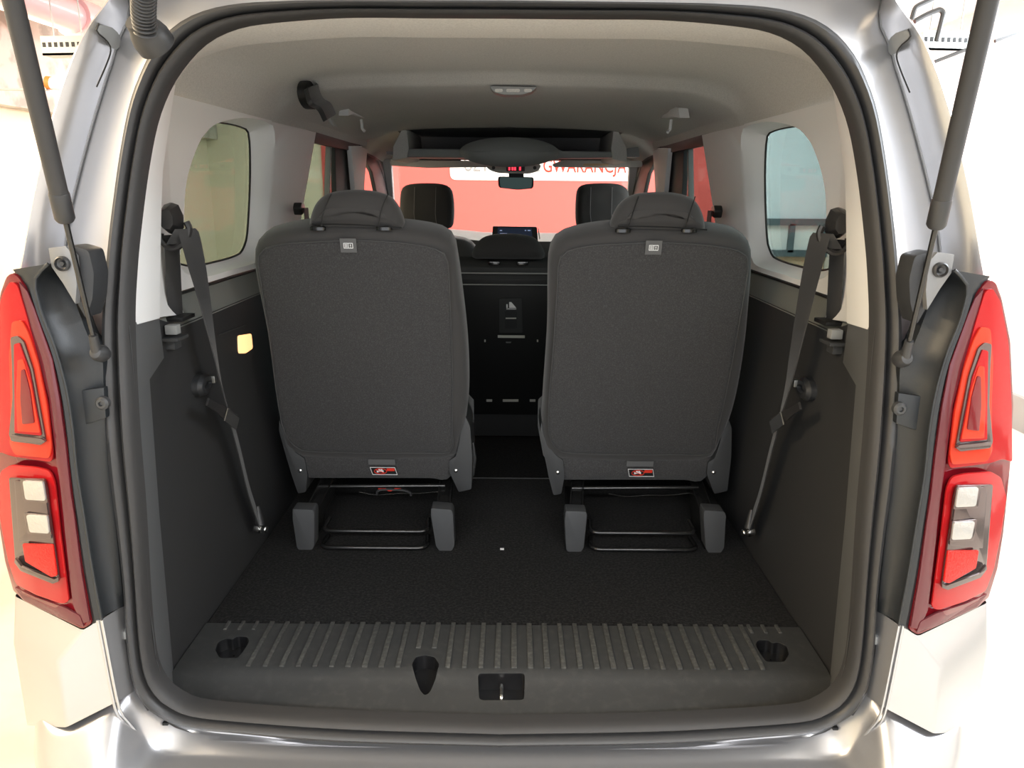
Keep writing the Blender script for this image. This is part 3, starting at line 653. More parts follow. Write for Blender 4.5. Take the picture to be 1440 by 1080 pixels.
# pod with red display
pod = thing('belt_reminder_pod', PY(725, 236, 2.5), 'small grey overhead pod with glowing red indicators above the mirror', 'display')
P = rounded([PY(a, b, 2.5) for a, b in ((682, 230), (762, 231), (758, 240), (745, 244), (700, 243), (686, 238))], .015, 4)
mk('pod_body', *prism(P, (0, .08, 0)), 'lining', pod, bevel=.004)
mk('pod_window', *prism(rounded([PY(a, b, 2.496) for a, b in ((712, 233), (738, 233), (738, 241), (712, 241))], .004), (0, .006, 0)), 'labelblack', pod)
for a in (715, 719.5, 723, 730):
    mk('indicator', *prism([PY(x, y, 2.494) for x, y in ((a, 234.5), (a+2.6, 234.5), (a+2.6, 239.5), (a, 239.5))], (0, .004, 0)), 'redled', pod, flat=True)
for a in (694, 752): mk('pod_button', *lathe(PY(a, 236, 2.497), (0, -1, 0), [(.008, -.004), (.008, .003), (0, .004)], 14), 'shield', pod)
# red accent lines on the console
for P in (((683, 224), (696, 234)), ((777, 224), (764, 234))): pass
# sun visors
for nm, P in (('on the driver side, left of the mirror', ((548, 225), (672, 226), (690, 235), (600, 236), (549, 233))), ('on the passenger side, right of the mirror, with a small sticker', ((776, 231), (792, 225), (903, 226), (904, 235), (850, 236), (779, 235)))):
    v = thing('sun_visor', PY(P[0][0]+50, 230, 2.72), 'flat grey sun visor ' + nm, 'sun visor')
    mk('visor_board', *prism(rounded([PY(a, b, 2.72) for a, b in P], .012), (0, .02, 0)), 'lining', v, bevel=.003)
    mk('pivot_rod', *tube([PY(P[0][0]+10, 224.5, 2.725), PY(P[0][0]+100, 225, 2.725)], .003, 6), 'hole', v)
    if 'sticker' in nm: mk('sticker', *prism([PY(a, b, 2.717) for a, b in ((821, 230), (856, 230), (855, 233), (820, 233))], (0, .002, 0)), 'beige', v, flat=True)
# rear view mirror
mr = thing('rear_view_mirror', PY(725, 250, 2.75), 'black rear view mirror hanging at the windscreen top', 'mirror')
P = rounded([PY(a, b, 2.75) for a, b in ((700, 248), (751, 249), (750, 265), (728, 267), (701, 264))], .014, 5)
mk('mirror_shell', *prism(P, (0, .03, 0)), 'plastic', mr, bevel=.004)
c_ = sum(P, Vector())/len(P)
mk('mirror_glass', *prism([c_+(p-c_)*.9+Vector((0, -.002, 0)) for p in P], (0, .004, 0)), 'mirror', mr, flat=True)
mk('mirror_stem', *box(PY(726, 244, 2.77), (.075, .05, .04)), 'labelblack', mr, bevel=.004)
# dome lamp in the headliner
dl = thing('dome_lamp', (0, 1.2, 1.80), 'flat dome lamp with three lenses in the middle of the headliner', 'lamp')
yd = 1.06; zt = lambda a, b: PY(a, b, yd)
mk('lamp_body', *prism(rounded([zt(a, b) for a, b in ((688, 121), (756, 122), (748, 129), (735, 133), (708, 133), (694, 129))], .006), (0, .06, 0)), 'greyplast', dl, bevel=.002)
for a, b in ((696, 707), (712, 731), (737, 748)):
    mk('lamp_lens', *prism(rounded([zt(x, y)+Vector((0, -.002, 0)) for x, y in ((a, 125), (b, 125), (b, 129.5), (a, 129.5))], .004), (0, .004, 0)), 'lining', dl)
# coat hooks
for s, P in ((-1, ((491, 150), (500, 147), (516, 156), (513, 166), (497, 160), (489, 163))), (1, ((937, 152), (947, 149), (954, 152), (956, 166), (945, 164), (930, 166)))):
    h = thing('coat_hook', PY(500 if s < 0 else 945, 155, 1.5), 'grey fold-down coat hook on the %s side of the headliner' % ('left' if s < 0 else 'right'), 'hook')
    Pp = [PX(a, b, s*.52) for a, b in P]
    mk('hook_base', *prism(rounded(Pp, .006), (s*.03, 0, 0)), 'white', h, bevel=.003)
    q0 = PX(508 if s < 0 else 944, 168, s*.525); mk('hook_peg', *tube([q0, q0+Vector((0, .01, -.03)), q0+Vector((-s*.01, .0, -.04))], .005, 8), 'white', h)
# roof belt on the left
t = thing('roof_belt', PX(440, 130, -.60), 'folded black belt with a steel tongue parked in the headliner, upper left', 'seat belt')
P = [PX(437, 118, -.53), PX(432, 135, -.53), PX(435, 156, -.53)]
mk('belt_slot', *pad([PX(439, 134, -.525)+Vector((.0, .075*math.cos(a), .035*math.sin(a))) for a in [2*math.pi*k/20 for k in range(20)]], (1, 0, 0), [(0, -.02), (0, .0), (.008, .004), (.02, .003)]), 'hole', t)
q0, q1, q2, q3 = PX(437, 122, -.515), PX(444, 142, -.50), PX(456, 150, -.49), PX(464, 166, -.485)
wv = Vector((.0, .055, .012)); Pq = smooth([q0, q1, q2, q3], 16)
mk('webbing', *ribbon(Pq, [wv]*16, [Vector((1, 0, .6))]*16, .007), 'belt', t, bevel=.003)
q4 = PX(471, 178, -.48); wv = Vector((0, .022, 0))
mk('tongue', *ribbon([q3, q3.lerp(q4, .5), q4], [wv]*3, [Vector((1, 0, .5))]*3, .003), 'satin', t)
mk('retainer_hook', *tube([PX(441, 112, -.515), PX(447, 118, -.51), PX(450, 122, -.51), PX(448, 130, -.51)], .003, 6), 'satin', t)

# windscreen + dashboard
ws = thing('windscreen', (0, 3.4, 1.3), 'large clear windscreen in front of the red wall', 'windscreen')
P = [Vector((-.66, 3.62, 1.24)), Vector((.66, 3.62, 1.24)), Vector((.60, 3.0, 1.69)), Vector((-.60, 3.0, 1.69))]
mk('pane', *prism(P, (0, .02, .012)), 'windscreen', ws, flat=True)
ds = thing('dashboard', (0, 3.2, 1.2), 'dark dashboard across the front of the cabin', 'dashboard')
rws = []
for x in (-.66, -.5, -.36, -.25, -.16, 0, .2, .45, .66):
    h = interp([(-.66, 0), (-.45, .015), (-.3, .018), (-.2, 0), (.66, -.003)], x)
    rws.append([Vector((x, y, z+h)) for y, z in ((3.10, .9), (3.08, 1.17), (3.12, 1.245), (3.25, 1.275), (3.45, 1.275), (3.62, 1.25))])
mk('dash_top', *loft(rws), 'dash', ds)
sc = thing('touch_screen', PY(725, 327, 3.05), 'small lit touch screen standing on the dashboard', 'screen')
P = [PY(a, b, 3.05) for a, b in ((693, 318), (755, 319), (757, 346), (691, 346))]
mk('bezel', *prism(rounded(P, .006), (0, .02, 0)), 'labelblack', sc, bevel=.002)
mk('display', *prism([PY(a, b, 3.048) for a, b in ((700, 320), (748, 321), (749, 344), (699, 344))], (0, .004, 0)), 'screen', sc, flat=True)
for a, b, w2 in ((703, 323.5, 3), (703, 328, 10), (738, 323.5, 2), (742, 323.5, 4)):
    mk('screen_symbol', *prism([PY(a, b, 3.046), PY(a+w2, b, 3.046), PY(a+w2, b+1.2, 3.046), PY(a, b+1.2, 3.046)], (0, .002, 0)), 'screenui', sc, flat=True)
mk('silver_edge', *tube([PY(757, 321, 3.048), PY(759, 336, 3.048)], .003, 6), 'steel', sc)
# black box-like cowl closing the cabin front under the glass
mk('bulkhead', *box((0, 3.66, .92), (1.4, .04, .6)), 'hole', car)
mk('engine_cover', *loft([[Vector((x, y, z)) for x in (-.7, -.3, .3, .7)] for y, z in ((3.70, 1.17), (4.0, 1.10), (4.5, 1.0), (4.6, .6))]), 'paint', car)

# ================================================================== FLOOR, CARPET, SILL PLATE
cp = thing('cargo_carpet', (0, .7, .6), 'black carpet on the boot floor', 'carpet')
mk('carpet_mat', *box((0, .724, .618), (1.262, .828, .024)), 'carpet', cp, bevel=.006)
mk('carpet_edge', *tube([(-.6, 1.137, .631), (.6, 1.137, .631)], .0022, 6), 'piping', cp)
fp = thing('cabin_floor', (0, 2, .45), 'dark carpeted cabin floor between the seats', 'floor')
mk('footwell', *loft([[Vector((x, y, z)) for x in (-.66, 0, .66)] for y, z in ((1.1, .61), (1.16, .585), (1.55, .575), (1.62, .54), (2.4, .54), (3.3, .5))]), 'carpet', fp)
mk('car_underside', *box((0, 1.8, .42), (1.5, 3.8, .08)), 'hole', fp)
sp = thing('sill_plate', (0, .16, .6), 'ribbed black plastic sill plate along the boot edge', 'sill plate')
pr = [(.316, .600), (.316, .622), (.308, .630), (.165, .630), (.150, .628), (.138, .621), (.118, .611), (.07, .600), (.035, .592), (.02, .58), (.02, .56), (.316, .56)]
rows = []
for x in [-.632, -.625, -.6, -.55]+[-.5+.05*i for i in range(21)]+[.55, .6, .625, .632]:
    rows.append([Vector((x*(1 if y > .1 else .955), y, z+(.006*(max(0, abs(x)-.58)/.05) if y < .14 else 0))) for y, z in pr])
pl = mk('plate', *loft(rows, True, True), 'sill', sp, angle=30)
cut = []
P = [PZ(a, b, .64) for a, b in ((302, 908), (306, 896), (318, 891), (326, 893), (333, 888), (347, 889), (350, 896), (344, 906), (334, 919), (308, 919))]
for s in (-1, 1):
    pp = rounded(P if s < 0 else mir(P), .006, 3); pp = [p-Vector((0, 0, .045)) for p in pp]
    cut.append(mk('cut', *prism(pp, (0, 0, .06)), 'hole'))
lp = rounded([PZ(a, b, .604) for a, b in ((672, 961), (738, 961), (737, 986), (674, 986))], .008, 4)
c2 = sum(lp, Vector())/len(lp)
cut.append(mk('cut', *prism([p+Vector((0, 0, .03)) for p in lp], (0, 0, -.06)), 'hole'))
nt_ = [PZ(a, b, .624) for a, b in ((579, 938), (585, 927), (598, 924), (611, 927), (618, 938), (613, 952), (604, 965), (597, 968), (590, 962), (583, 950))]
cut.append(mk('cut', *prism([p+Vector((0, 0, .04)) for p in rounded(nt_, .006, 3)], (0, 0, -.075)), 'hole'))
boolean(pl, cut)
zpl = lambda y: interp(sorted([(.316, .622), (.308, .630), (.165, .630), (.150, .628), (.138, .621), (.118, .611), (.07, .600), (.035, .592), (.02, .58)]), y)
lash = rounded(P, .006, 3)
for nm_, loop, dp in (('latch_recess', lp, .024), ('grip_recess', rounded(nt_, .006, 3), .03), ('lashing_recess', lash, .026), ('lashing_recess', mir(lash), .026)):
    cL = sum(loop, Vector())/len(loop); sh_ = [cL+(p-cL)*.985 for p in loop]
    mk(nm_, *loft([[Vector((p.x, p.y, zpl(p.y)-.0015)) for p in sh_], [Vector((p.x, p.y, zpl(cL.y)-dp)) for p in sh_], [Vector((cL.x+(p.x-cL.x)*.05, cL.y+(p.y-cL.y)*.05, zpl(cL.y)-dp)) for p in sh_]], True), 'recess', sp)  # dark liner puts the shade inside each recess into its colour
pl.data.polygons.foreach_set('use_smooth', [True]*len(pl.data.polygons)); pl.data.set_sharp_from_angle(angle=math.radians(30))
for s in (-1, 1):
    c1 = PZ(322, 906, .60); c1 = c1 if s < 0 else mx(c1)
    mk('recess_floor', *box((c1.x, c1.y, .598), (.085, .07, .006)), 'plastic', sp)
    th_ = [c1+Vector((.022*math.cos(a), .016*math.sin(a), .006)) for a in [2*math.pi*k/20 for k in range(21)]]
    mk('lashing_eye', *tube(th_, .0035, 8), 'gloss', sp, label='dark metal lashing ring in a recess')
mk('latch_well', *box(c2+Vector((0, 0, -.026)), (.096, .056, .004)), 'hole', sp)
mk('latch_striker', *tube(rounded([c2+Vector((0, -.02, -.018)), c2+Vector((0, -.018, .002)), c2+Vector((0, .018, .004)), c2+Vector((0, .02, -.018))], [0, .006, .006, 0], 3), .0042, 10), 'steel', sp, label='bright steel latch striker')
cl = PZ(324, 905, .63); x = -.588; k = 0
while x < .57:
    if not (abs(x+.145) < .0 ):
        y0, y1 = .160, .312
        if abs(x-nt_[0].x-.025) < .03: y0 = .222
        if abs(abs(x)-abs(cl.x)) < .045: x += .0322; continue
        wd = .0058+.0016*random.random()
        mk('rib', *box((x, (y0+y1)/2, .631), (wd*1.5, y1-y0, .004)), 'rib', sp, bevel=.0008)
    x += .0322
# ribs behind the lashing recesses
for s in (-1, 1):
    for x in (abs(cl.x)-.03, abs(cl.x), abs(cl.x)+.03): mk('rib', *box((s*x, .298, .631), (.007, .03, .004)), 'rib', sp, bevel=.0008)

# ================================================================== THIRD ROW SEATS
def seat(label):
    """built at its own origin: x centred, floor z = 0 at y = 0 -> world offset added by the root"""
    ox, oy, oz = -.348, .0, .63
    R = thing('folding_seat', (ox, .70, oz), label, 'car seat', 'third row seats')
    bw = lambda a, b, Y: PY(a, b, Y)
    fb = lambda x, z: interp([(.80, .785), (1.38, .625), (1.5, .60)], z)
    Pf = lambda a, b, off=0: PF(a, b, lambda x, z: fb(x, z)+off)
    nrm = Vector((0, -1, -.27)).normalized()
    ol = smooth([Pf(a, b, .02) for a, b in ((372, 333), (400, 325), (440, 320), (500, 318), (560, 321), (612, 329), (634, 342), (641, 368), (647, 410), (655, 480), (658, 540), (656, 585), (647, 622), (640, 644), (590, 648), (500, 648), (430, 645), (406, 638), (396, 612), (388, 560), (375, 470), (361, 400), (355, 362), (360, 342))], 84, True)
    mk('backrest', *pad(ol, nrm, [(.03, -.115), (.008, -.10), (0, -.075), (0, -.02), (.004, .0), (.012, .012), (.03, .019), (.06, .021)]), 'fabric_smooth', R, angle=60)
    ol2 = smooth([Pf(a, b, .0) for a, b in ((372, 350), (400, 343), (440, 340), (500, 338), (560, 341), (606, 348), (626, 358), (631, 380), (633, 420), (636, 500), (637, 560), (636, 600), (634, 634), (590, 636), (500, 636), (440, 634), (420, 630), (403, 612), (392, 570), (380, 480), (368, 400), (363, 364))], 84, True)
    mk('back_panel', *pad(ol2, nrm, [(0, -.012), (0, .0), (.004, .003), (.010, .004)]), 'fabric', R, angle=60, label='coarse black fabric back panel')
    seam = [p+nrm*.003 for p in ol2]+[ol2[0]+nrm*.003]
    mk('seam', *tube(seam, .0013, 5), 'piping', R)
    # lower flap
    fl = [Pf(a, b, .012) for a, b in ((414, 638), (642, 641), (640, 664), (627, 676), (606, 672), (430, 672), (424, 668))]
    mk('lower_flap', *pad(resample(rounded(fl, .012, 4), 60, True), nrm, [(0, -.04), (0, .0), (.006, .006), (.02, .009)]), 'fabric', R)
    # headrest
    hp = [PY(a, b, .655) for a, b in ((437, 316), (440, 300), (449, 282), (466, 271), (495, 267), (526, 269), (548, 277), (561, 294), (568, 316), (560, 322), (500, 320), (446, 318))]
    hr = mk('headrest', *pad(resample(smooth(hp, 60, True), 48, True), (0, -1, 0), [(.035, -.06), (.012, -.05), (0, -.025), (0, .01), (.008, .026), (.028, .038), (.045, .041)]), 'fabric_smooth', R, angle=60)
    for xs in (452, 532):
        P = [PY(xs+d_, b, yv) for d_, b, yv in ((0, 318, .615), (3, 300, .612), (8, 285, .618), (14, 273, .63))]
        mk('headrest_seam', *tube(smooth(P, 8), .0012, 5), 'hole', hr)
    P = [PY(439, 315, .622), PY(500, 316, .612), PY(565, 320, .622)]
    mk('headrest_seam', *tube(smooth(P, 8), .0018, 5), 'hole', hr)
    for px_ in (447, 540):
        p = PY(px_, 320, .622); ol3 = [p+Vector((.018*math.cos(a), .009*math.sin(a), 0)) for a in [2*math.pi*k/20 for k in range(20)]]
        mk('headrest_guide', *pad(ol3, (0, 0, 1), [(0, -.006), (0, .001), (.003, .004)]), 'gloss', R, label='glossy headrest post collar')
    # book tag
    p = PF(490, 345, lambda x, z: fb(x, z)-.008); up_ = Vector((0, -.27, 1)).normalized(); rt = Vector((1, 0, 0))
    def chip(name, pc, w3, h3, off, m, par=R, r_=.001, sk=0, **k):
        P = [pc+rt*x+up_*z+nrm*off+rt*sk*z for x, z in ((-w3, -h3), (w3, -h3), (w3, h3), (-w3, h3))]
        return mk(name, *prism(rounded(P, r_, 2), nrm*-.0015), m, par, flat=True, **k)
    tg_ = chip('manual_tag', p, .0185, .0165, .002, 'tag', label='grey cloth tag with a white book symbol')
    def bar(pc, w3, h3, m, off=.0032, par=tg_, sk=0, name='symbol'): return chip(name, pc, w3, h3, off, m, par, .0002, sk)
    for sx in (-.0052, .0052):
        for zz in (-.0058, .0058): bar(p+rt*sx+up_*zz, .0048, .0006, 'labelwhite')
    for sx in (-.0100, 0, .0100): bar(p+rt*sx, .0006, .0060, 'labelwhite')
    for zz in (-.003, -.001, .001, .003): bar(p+rt*-.005+up_*zz, .003, .0004, 'labelwhite')
    bar(p+rt*.005+up_*.001, .0008, .002, 'labelwhite'); bar(p+rt*.005-up_*.003, .0008, .0006, 'labelwhite')
    # warning label
    p = PF(537, 649, lambda x, z: fb(x, z)-.001); chip('label_loop', p, .036, .0085, .003, 'tag')
    p = PF(540, 661, lambda x, z: fb(x, z)-.004)
    lb = chip('warning_label', p, .0345, .0130, .004, 'labelblack', sk=-.22, label='black and red warning label with a crossed-out figure')
    for sx, zz, w3, h3 in ((0, .0118, .033, .0006), (0, -.0118, .033, .0006)): bar(p+rt*sx+up_*zz-rt*.22*zz, w3, h3, 'labelwhite', .0052, lb)
    for sx in (-.033, .033): bar(p+rt*sx, .0006, .0118, 'labelwhite', .0052, lb, -.22)
    cN = p-rt*.0085
    ring = [cN+rt*.0165*math.cos(a)+up_*.0088*math.sin(a)+nrm*.0055 for a in [2*math.pi*k/24 for k in range(25)]]
    mk('symbol', *tube(ring, .0010, 4), 'labelred', lb); mk('symbol', *tube([cN-rt*.012+up_*.006+nrm*.0066, cN+rt*.012-up_*.006+nrm*.0066], .0010, 4), 'labelred', lb)
    bar(cN-rt*.001-up_*.001, .009, .0036, 'labelwhite', .0050, lb); bar(cN-rt*.003+up_*.004, .0024, .0022, 'labelwhite', .0050, lb); bar(cN+rt*.003+up_*.0042, .0024, .0022, 'labelwhite', .0050, lb)
    bar(cN-rt*.001-up_*.004, .005, .0012, 'labelblack', .0056, lb)
    bar(p+rt*.019+up_*.0048, .0105, .0042, 'labelred', .0052, lb)
    # side shields
    for sd, P in ((-1, ((393, 590), (398, 612), (415, 636), (428, 645), (432, 668), (430, 692), (419, 694), (410, 668), (400, 634), (392, 605))), (1, ((652, 580), (661, 600), (664, 640), (663, 688), (645, 692), (632, 664), (632, 648), (641, 642), (646, 622), (649, 600)))):
        Pq = rounded([PY(a, b, .775) for a, b in P], .005, 3)
        sh = mk('side_shield', *prism(Pq, (0, .14, 0)), 'shield', R, bevel=.004)
        pb_ = PY(422 if sd < 0 else 641, 662, .773)
        mk('screw', *lathe(pb_, (0, -1, 0), [(.005, -.003), (.005, .001), (.002, .003), (0, .003)], 12), 'steel', sh)
    mk('recline_lever', *tube([PY(664, 622, .83), PY(667, 645, .82), PY(664, 668, .83)], .006, 8), 'shield', R)
    # cushion in front
    cz = .90
    ol4 = resample(rounded([Vector((ox+x, y, cz)) for x, y in ((-.235, .84), (.235, .84), (.245, 1.22), (-.245, 1.22))], .05, 5), 60, True)
    mk('cushion', *pad(ol4, (0, 0, 1), [(.02, -.12), (0, -.10), (0, -.02), (.01, .0), (.03, .02), (.06, .028)]), 'fabric_smooth', R, angle=60)
    # legs and frame
    for sd, P in ((-1, ((411, 716), (440, 717), (442, 722), (442, 768), (438, 775), (421, 775), (417, 770), (411, 730))), (1, ((606, 715), (634, 717), (637, 722), (639, 768), (635, 775), (618, 775), (613, 768), (606, 725)))):
        Pq = rounded([PY(a, b, .642) for a, b in P], .004, 3)
        lg = mk('leg_cover', *prism(Pq, (0, .045, 0)), 'legcover', R, bevel=.004, label='matt grey plastic foot cover')
        xb = PY(428 if sd < 0 else 620, 718, .66).x
        rl = G(); a0, a1 = Vector((xb, .650, .688)), Vector((xb+(.022 if sd < 0 else -.004), .86, .745))
        for dx in (-.016, .016):
            rl.add(*prism([a0+Vector((dx, 0, -.02)), a1+Vector((dx, 0, -.03)), a1+Vector((dx, 0, .02)), a0+Vector((dx, 0, .012))], (.004, 0, 0)))
        rl.add(*prism([a0+Vector((-.016, 0, .004)), a1+Vector((-.016, 0, .004)), a1+Vector((.018, 0, .004)), a0+Vector((.018, 0, .004))], (0, 0, .005)))
        rail = rl.mk('seat_rail', 'gloss', R, bevel=.001, label='glossy black steel rail')
        for dx in (-.012, .012):
            for dy in (.025, .0): mk('rivet', *lathe(a0+Vector((dx, dy+.01, .014)), (0, 0, 1), [(.004, -.002), (.004, .002), (0, .003)], 10), 'steel', rail)
        mk('leg_bracket', *prism([Vector((xb-.012, .66, .63)), Vector((xb-.012, .80, .63)), Vector((xb-.012, .86, .72)), Vector((xb-.012, .66, .69))], (.024, 0, 0)), 'gloss', R, bevel=.002)
    xl, xr = PY(452, 745, .66).x, PY(602, 745, .66).x
    def uloop(y, z, yb, zb, r_=.0062):
        P = rounded([Vector((xl+.006, yb, zb)), Vector((xl, y, z)), Vector((xr, y, z)), Vector((xr-.006, yb, zb))], [0, .03, .03, 0], 6)
        return tube(P, r_, 10)
    zt1 = PY(525, 747, .665).z; zt2 = PY(525, 778, .630).z
    mk('lift_bar', *uloop(.665, zt1, .72, .682), 'gloss', R, label='glossy black tubular lift loop')
    mk('lift_bar', *uloop(.632, .642, .70, .642), 'gloss', R, label='glossy black tubular floor loop')
    ybar = .80; mk('cross_bar', *tube([PY(448, 684, ybar), PY(626, 683, ybar)], .006, 10), 'gloss', R)
    mk('under_plate', *box((ox, .95, .79), (.36, .30, .006)), 'gloss', R)
    mk('cable', *tube(smooth([PY(a, b, .82) for a, b in ((505, 692), (530, 696), (560, 694), (590, 694), (620, 691))], 14), .0018, 6), 'steel', R)
    return R
SL_ = seat('left third-row seat seen from behind, black fabric back, next to the glowing side lamp')
# red cable tie under the left seat only
wi = mk('wire', *tube(smooth([PY(a, b, .81) for a, b in ((532, 687), (540, 686), (548, 690), (556, 687), (564, 686))], 14), .0022, 6), 'labelred', SL_, label='red wire')
wi2 = mk('wire_sleeve', *tube(smooth([PY(a, b, .81) for a, b in ((530, 696), (531, 690), (540, 688), (566, 689), (577, 693), (578, 697))], 14), .0035, 6), 'rubber', SL_)
def copy_tree(o, parent=None):
    c = o.copy(); COL.objects.link(c); c.parent = parent; WL[c.name] = WL[o.name]
    for ch in list(o.children):
        if ch.name.startswith('wire') : continue
        copy_tree(ch, c)
    return c
SR_ = copy_tree(SL_); SR_.location = Vector((.342, .70, .63)); SR_['label'] = 'right third-row seat seen from behind, black fabric back, beside the bare right wall'

# ================================================================== SECOND ROW
def second(cx_, label, detail):
    R = thing('passenger_seat', (cx_, 1.8, .6), label, 'car seat', 'second row seats')
    ol = resample(rounded([Vector((cx_+x, 1.56+(1.27-z)*.3, z)) for x, z in ((-.205, 1.262), (.205, 1.262), (.215, .80), (-.215, .80))], .03, 5), 60, True)
    nn = Vector((0, -1, -.3)).normalized()
    mk('backrest', *pad(ol, nn, [(.02, -.11), (0, -.09), (0, -.01), (.006, .0), (.02, .004)]), 'liner_black', R)
    mk('back_shell', *prism([Vector((cx_+x, 1.555+(1.27-z)*.3, z)) for x, z in ((-.20, 1.215), (.20, 1.215), (.205, .66), (-.205, .66))], nn*-.02), 'gloss_soft', R, bevel=.004)
    mk('cushion', *box((cx_, 1.95, .82), (.42, .40, .14)), 'fabric_smooth', R, bevel=.03)
    mk('seat_base', *box((cx_, 1.95, .66), (.36, .36, .2)), 'hole', R)
    for z, dm in ((1.238, .003), (1.196, .0025)):
        mk('trim_strip', *tube([(cx_-.2, 1.545+(1.27-z)*.3, z), (cx_+.2, 1.545+(1.27-z)*.3, z)], dm, 6), 'strip_dim', R)
    hp = [Vector((cx_+x, 1.60, z)) for x, z in ((-.135, 1.285), (-.125, 1.325), (-.095, 1.36), (-.04, 1.372), (.04, 1.372), (.095, 1.36), (.125, 1.325), (.135, 1.285))]
    mk('headrest', *pad(resample(rounded(hp, .02, 3), 40, True), (0, -1, 0), [(.02, -.05), (0, -.03), (0, .01), (.012, .025), (.03, .03)]), 'fabric_smooth', R, angle=60)
    for d_ in (-.05, .05): mk('headrest_guide', *box((cx_+d_, 1.57, 1.272), (.04, .02, .012)), 'gloss', R, bevel=.003)
    if detail:
        fy = lambda x, z: 1.545+(1.27-z)*.3
        def pl_(name, px, off, m, par=R, r_=.006, **k): return mk(name, *prism(rounded([PF(a, b, lambda x, z: fy(x, z)-off) for a, b in px], r_, 3), (0, .006, 0)), m, par, **k)
        h = pl_('latch_panel', ((702, 420), (734, 420), (735, 468), (702, 468)), .004, 'shield', label='black latch panel with an arrow symbol')
        pl_('latch_handle', ((710, 437), (727, 437), (727, 462), (710, 462)), .009, 'plastic', h)
        pl_('latch_line', ((711, 447), (726, 447), (726, 448.5), (711, 448.5)), .014, 'dull_white', h, .0002)
        pl_('symbol', ((716, 425), (719, 425), (726, 433), (716, 433)), .008, 'labelwhite', h, .0002); pl_('symbol', ((712, 428), (714, 428), (714, 433), (712, 433)), .008, 'labelwhite', h, .0002); pl_('symbol', ((712, 434), (726, 434), (726, 435), (712, 435)), .008, 'labelwhite', h, .0002)
        pl_('hinge_strip', ((700, 471.5), (738, 472), (738, 475.5), (700, 475)), .006, 'dull_white', R, .0002, label='bright metal hinge strip')
        for a, b in ((681, 478), (755, 478)): pl_('hinge_strip', ((a, b), (a+2, b), (a+2, b+3), (a, b+3)), .006, 'dull_white', R, .0002)
        pl_('hinge_strip', ((711, 481), (719, 481), (718, 482.5), (712, 482.5)), .006, 'strip_dim', R, .0002)
        for a, b in ((684, 692), (707, 729), (745, 753)): pl_('hinge_strip', ((a, 562), (b, 562), (b, 565), (a, 565)), .006, 'dull_white', R, .0002)
    return R
M['strip_dim'] = mat('dull_light_strip', (.22, .22, .21), .4)
M['liner_black'] = mat('black_shell', (.022, .022, .021), .7)
M['gloss_soft'] = mat('soft_black_shell', (.009, .009, .009), .5, bump=(200, .3))
M['steel_dim'] = mat('dull_steel', (.35, .35, .33), .35, 1)
second(0, 'middle second-row seat with a latch panel on its back', True)
second(-.43, 'left second-row seat hidden behind the left third-row seat', False)
second(.43, 'right second-row seat hidden behind the right third-row seat', False)

# ================================================================== FRONT SEATS
def front(px, label):
    dx = 0
    hp = [PY(px+a, b, 2.62) for a, b in ((-37, 275), (-34, 264), (-24, 259), (0, 257.5), (22, 259), (33, 265), (37, 278), (38, 300), (36, 318), (28, 322), (0, 323), (-26, 322), (-36, 318), (-38, 300))]
    c_ = sum(hp, Vector())/len(hp)
    R = thing('front_seat', (c_.x, 2.8, .55), label, 'car seat', 'front seats')
    hr = mk('headrest', *pad(resample(smooth(hp, 50, True), 44, True), (0, -1, 0), [(.03, -.07), (0, -.05), (0, .0), (.01, .02), (.03, .028)]), 'fabric_smooth', R, angle=60)
    for d_ in (-17, 13): mk('headrest_seam', *tube([PY(px+d_, 263, 2.586), PY(px+d_-1, 300, 2.584), PY(px+d_+1, 319, 2.588)], .0015, 5), 'seamlight', hr)
    for d_ in (-.05, .05): mk('headrest_post', *tube([(c_.x+d_, 2.64, c_.z-.06), (c_.x+d_, 2.64, c_.z-.22)], .006, 8), 'steel_dim', R)
    z0 = c_.z-.15
    ol = resample(rounded([Vector((c_.x+x, 2.66-(z-1.3)*.0, z)) for x, z in ((-.25, .7), (-.265, z0-.13), (-.22, z0-.02), (-.1, z0), (.1, z0), (.22, z0-.02), (.265, z0-.13), (.25, .7))], .07, 6), 60, True)
    mk('backrest', *pad(ol, (0, -1, -.1), [(.03, -.12), (0, -.09), (0, .0), (.02, .02), (.05, .03)]), 'fabric_smooth', R, angle=60)
    mk('cushion', *box((c_.x, 2.92, .80), (.5, .5, .2)), 'fabric_smooth', R, bevel=.04); mk('seat_base', *box((c_.x, 2.9, .62), (.42, .45, .18)), 'hole', R)
M['seamlight'] = mat('light_seam_thread', (.16, .15, .15), .7)
front(600, 'left front seat with a rounded headrest showing above the third row'); front(848, 'right front seat with a rounded headrest on thin posts')
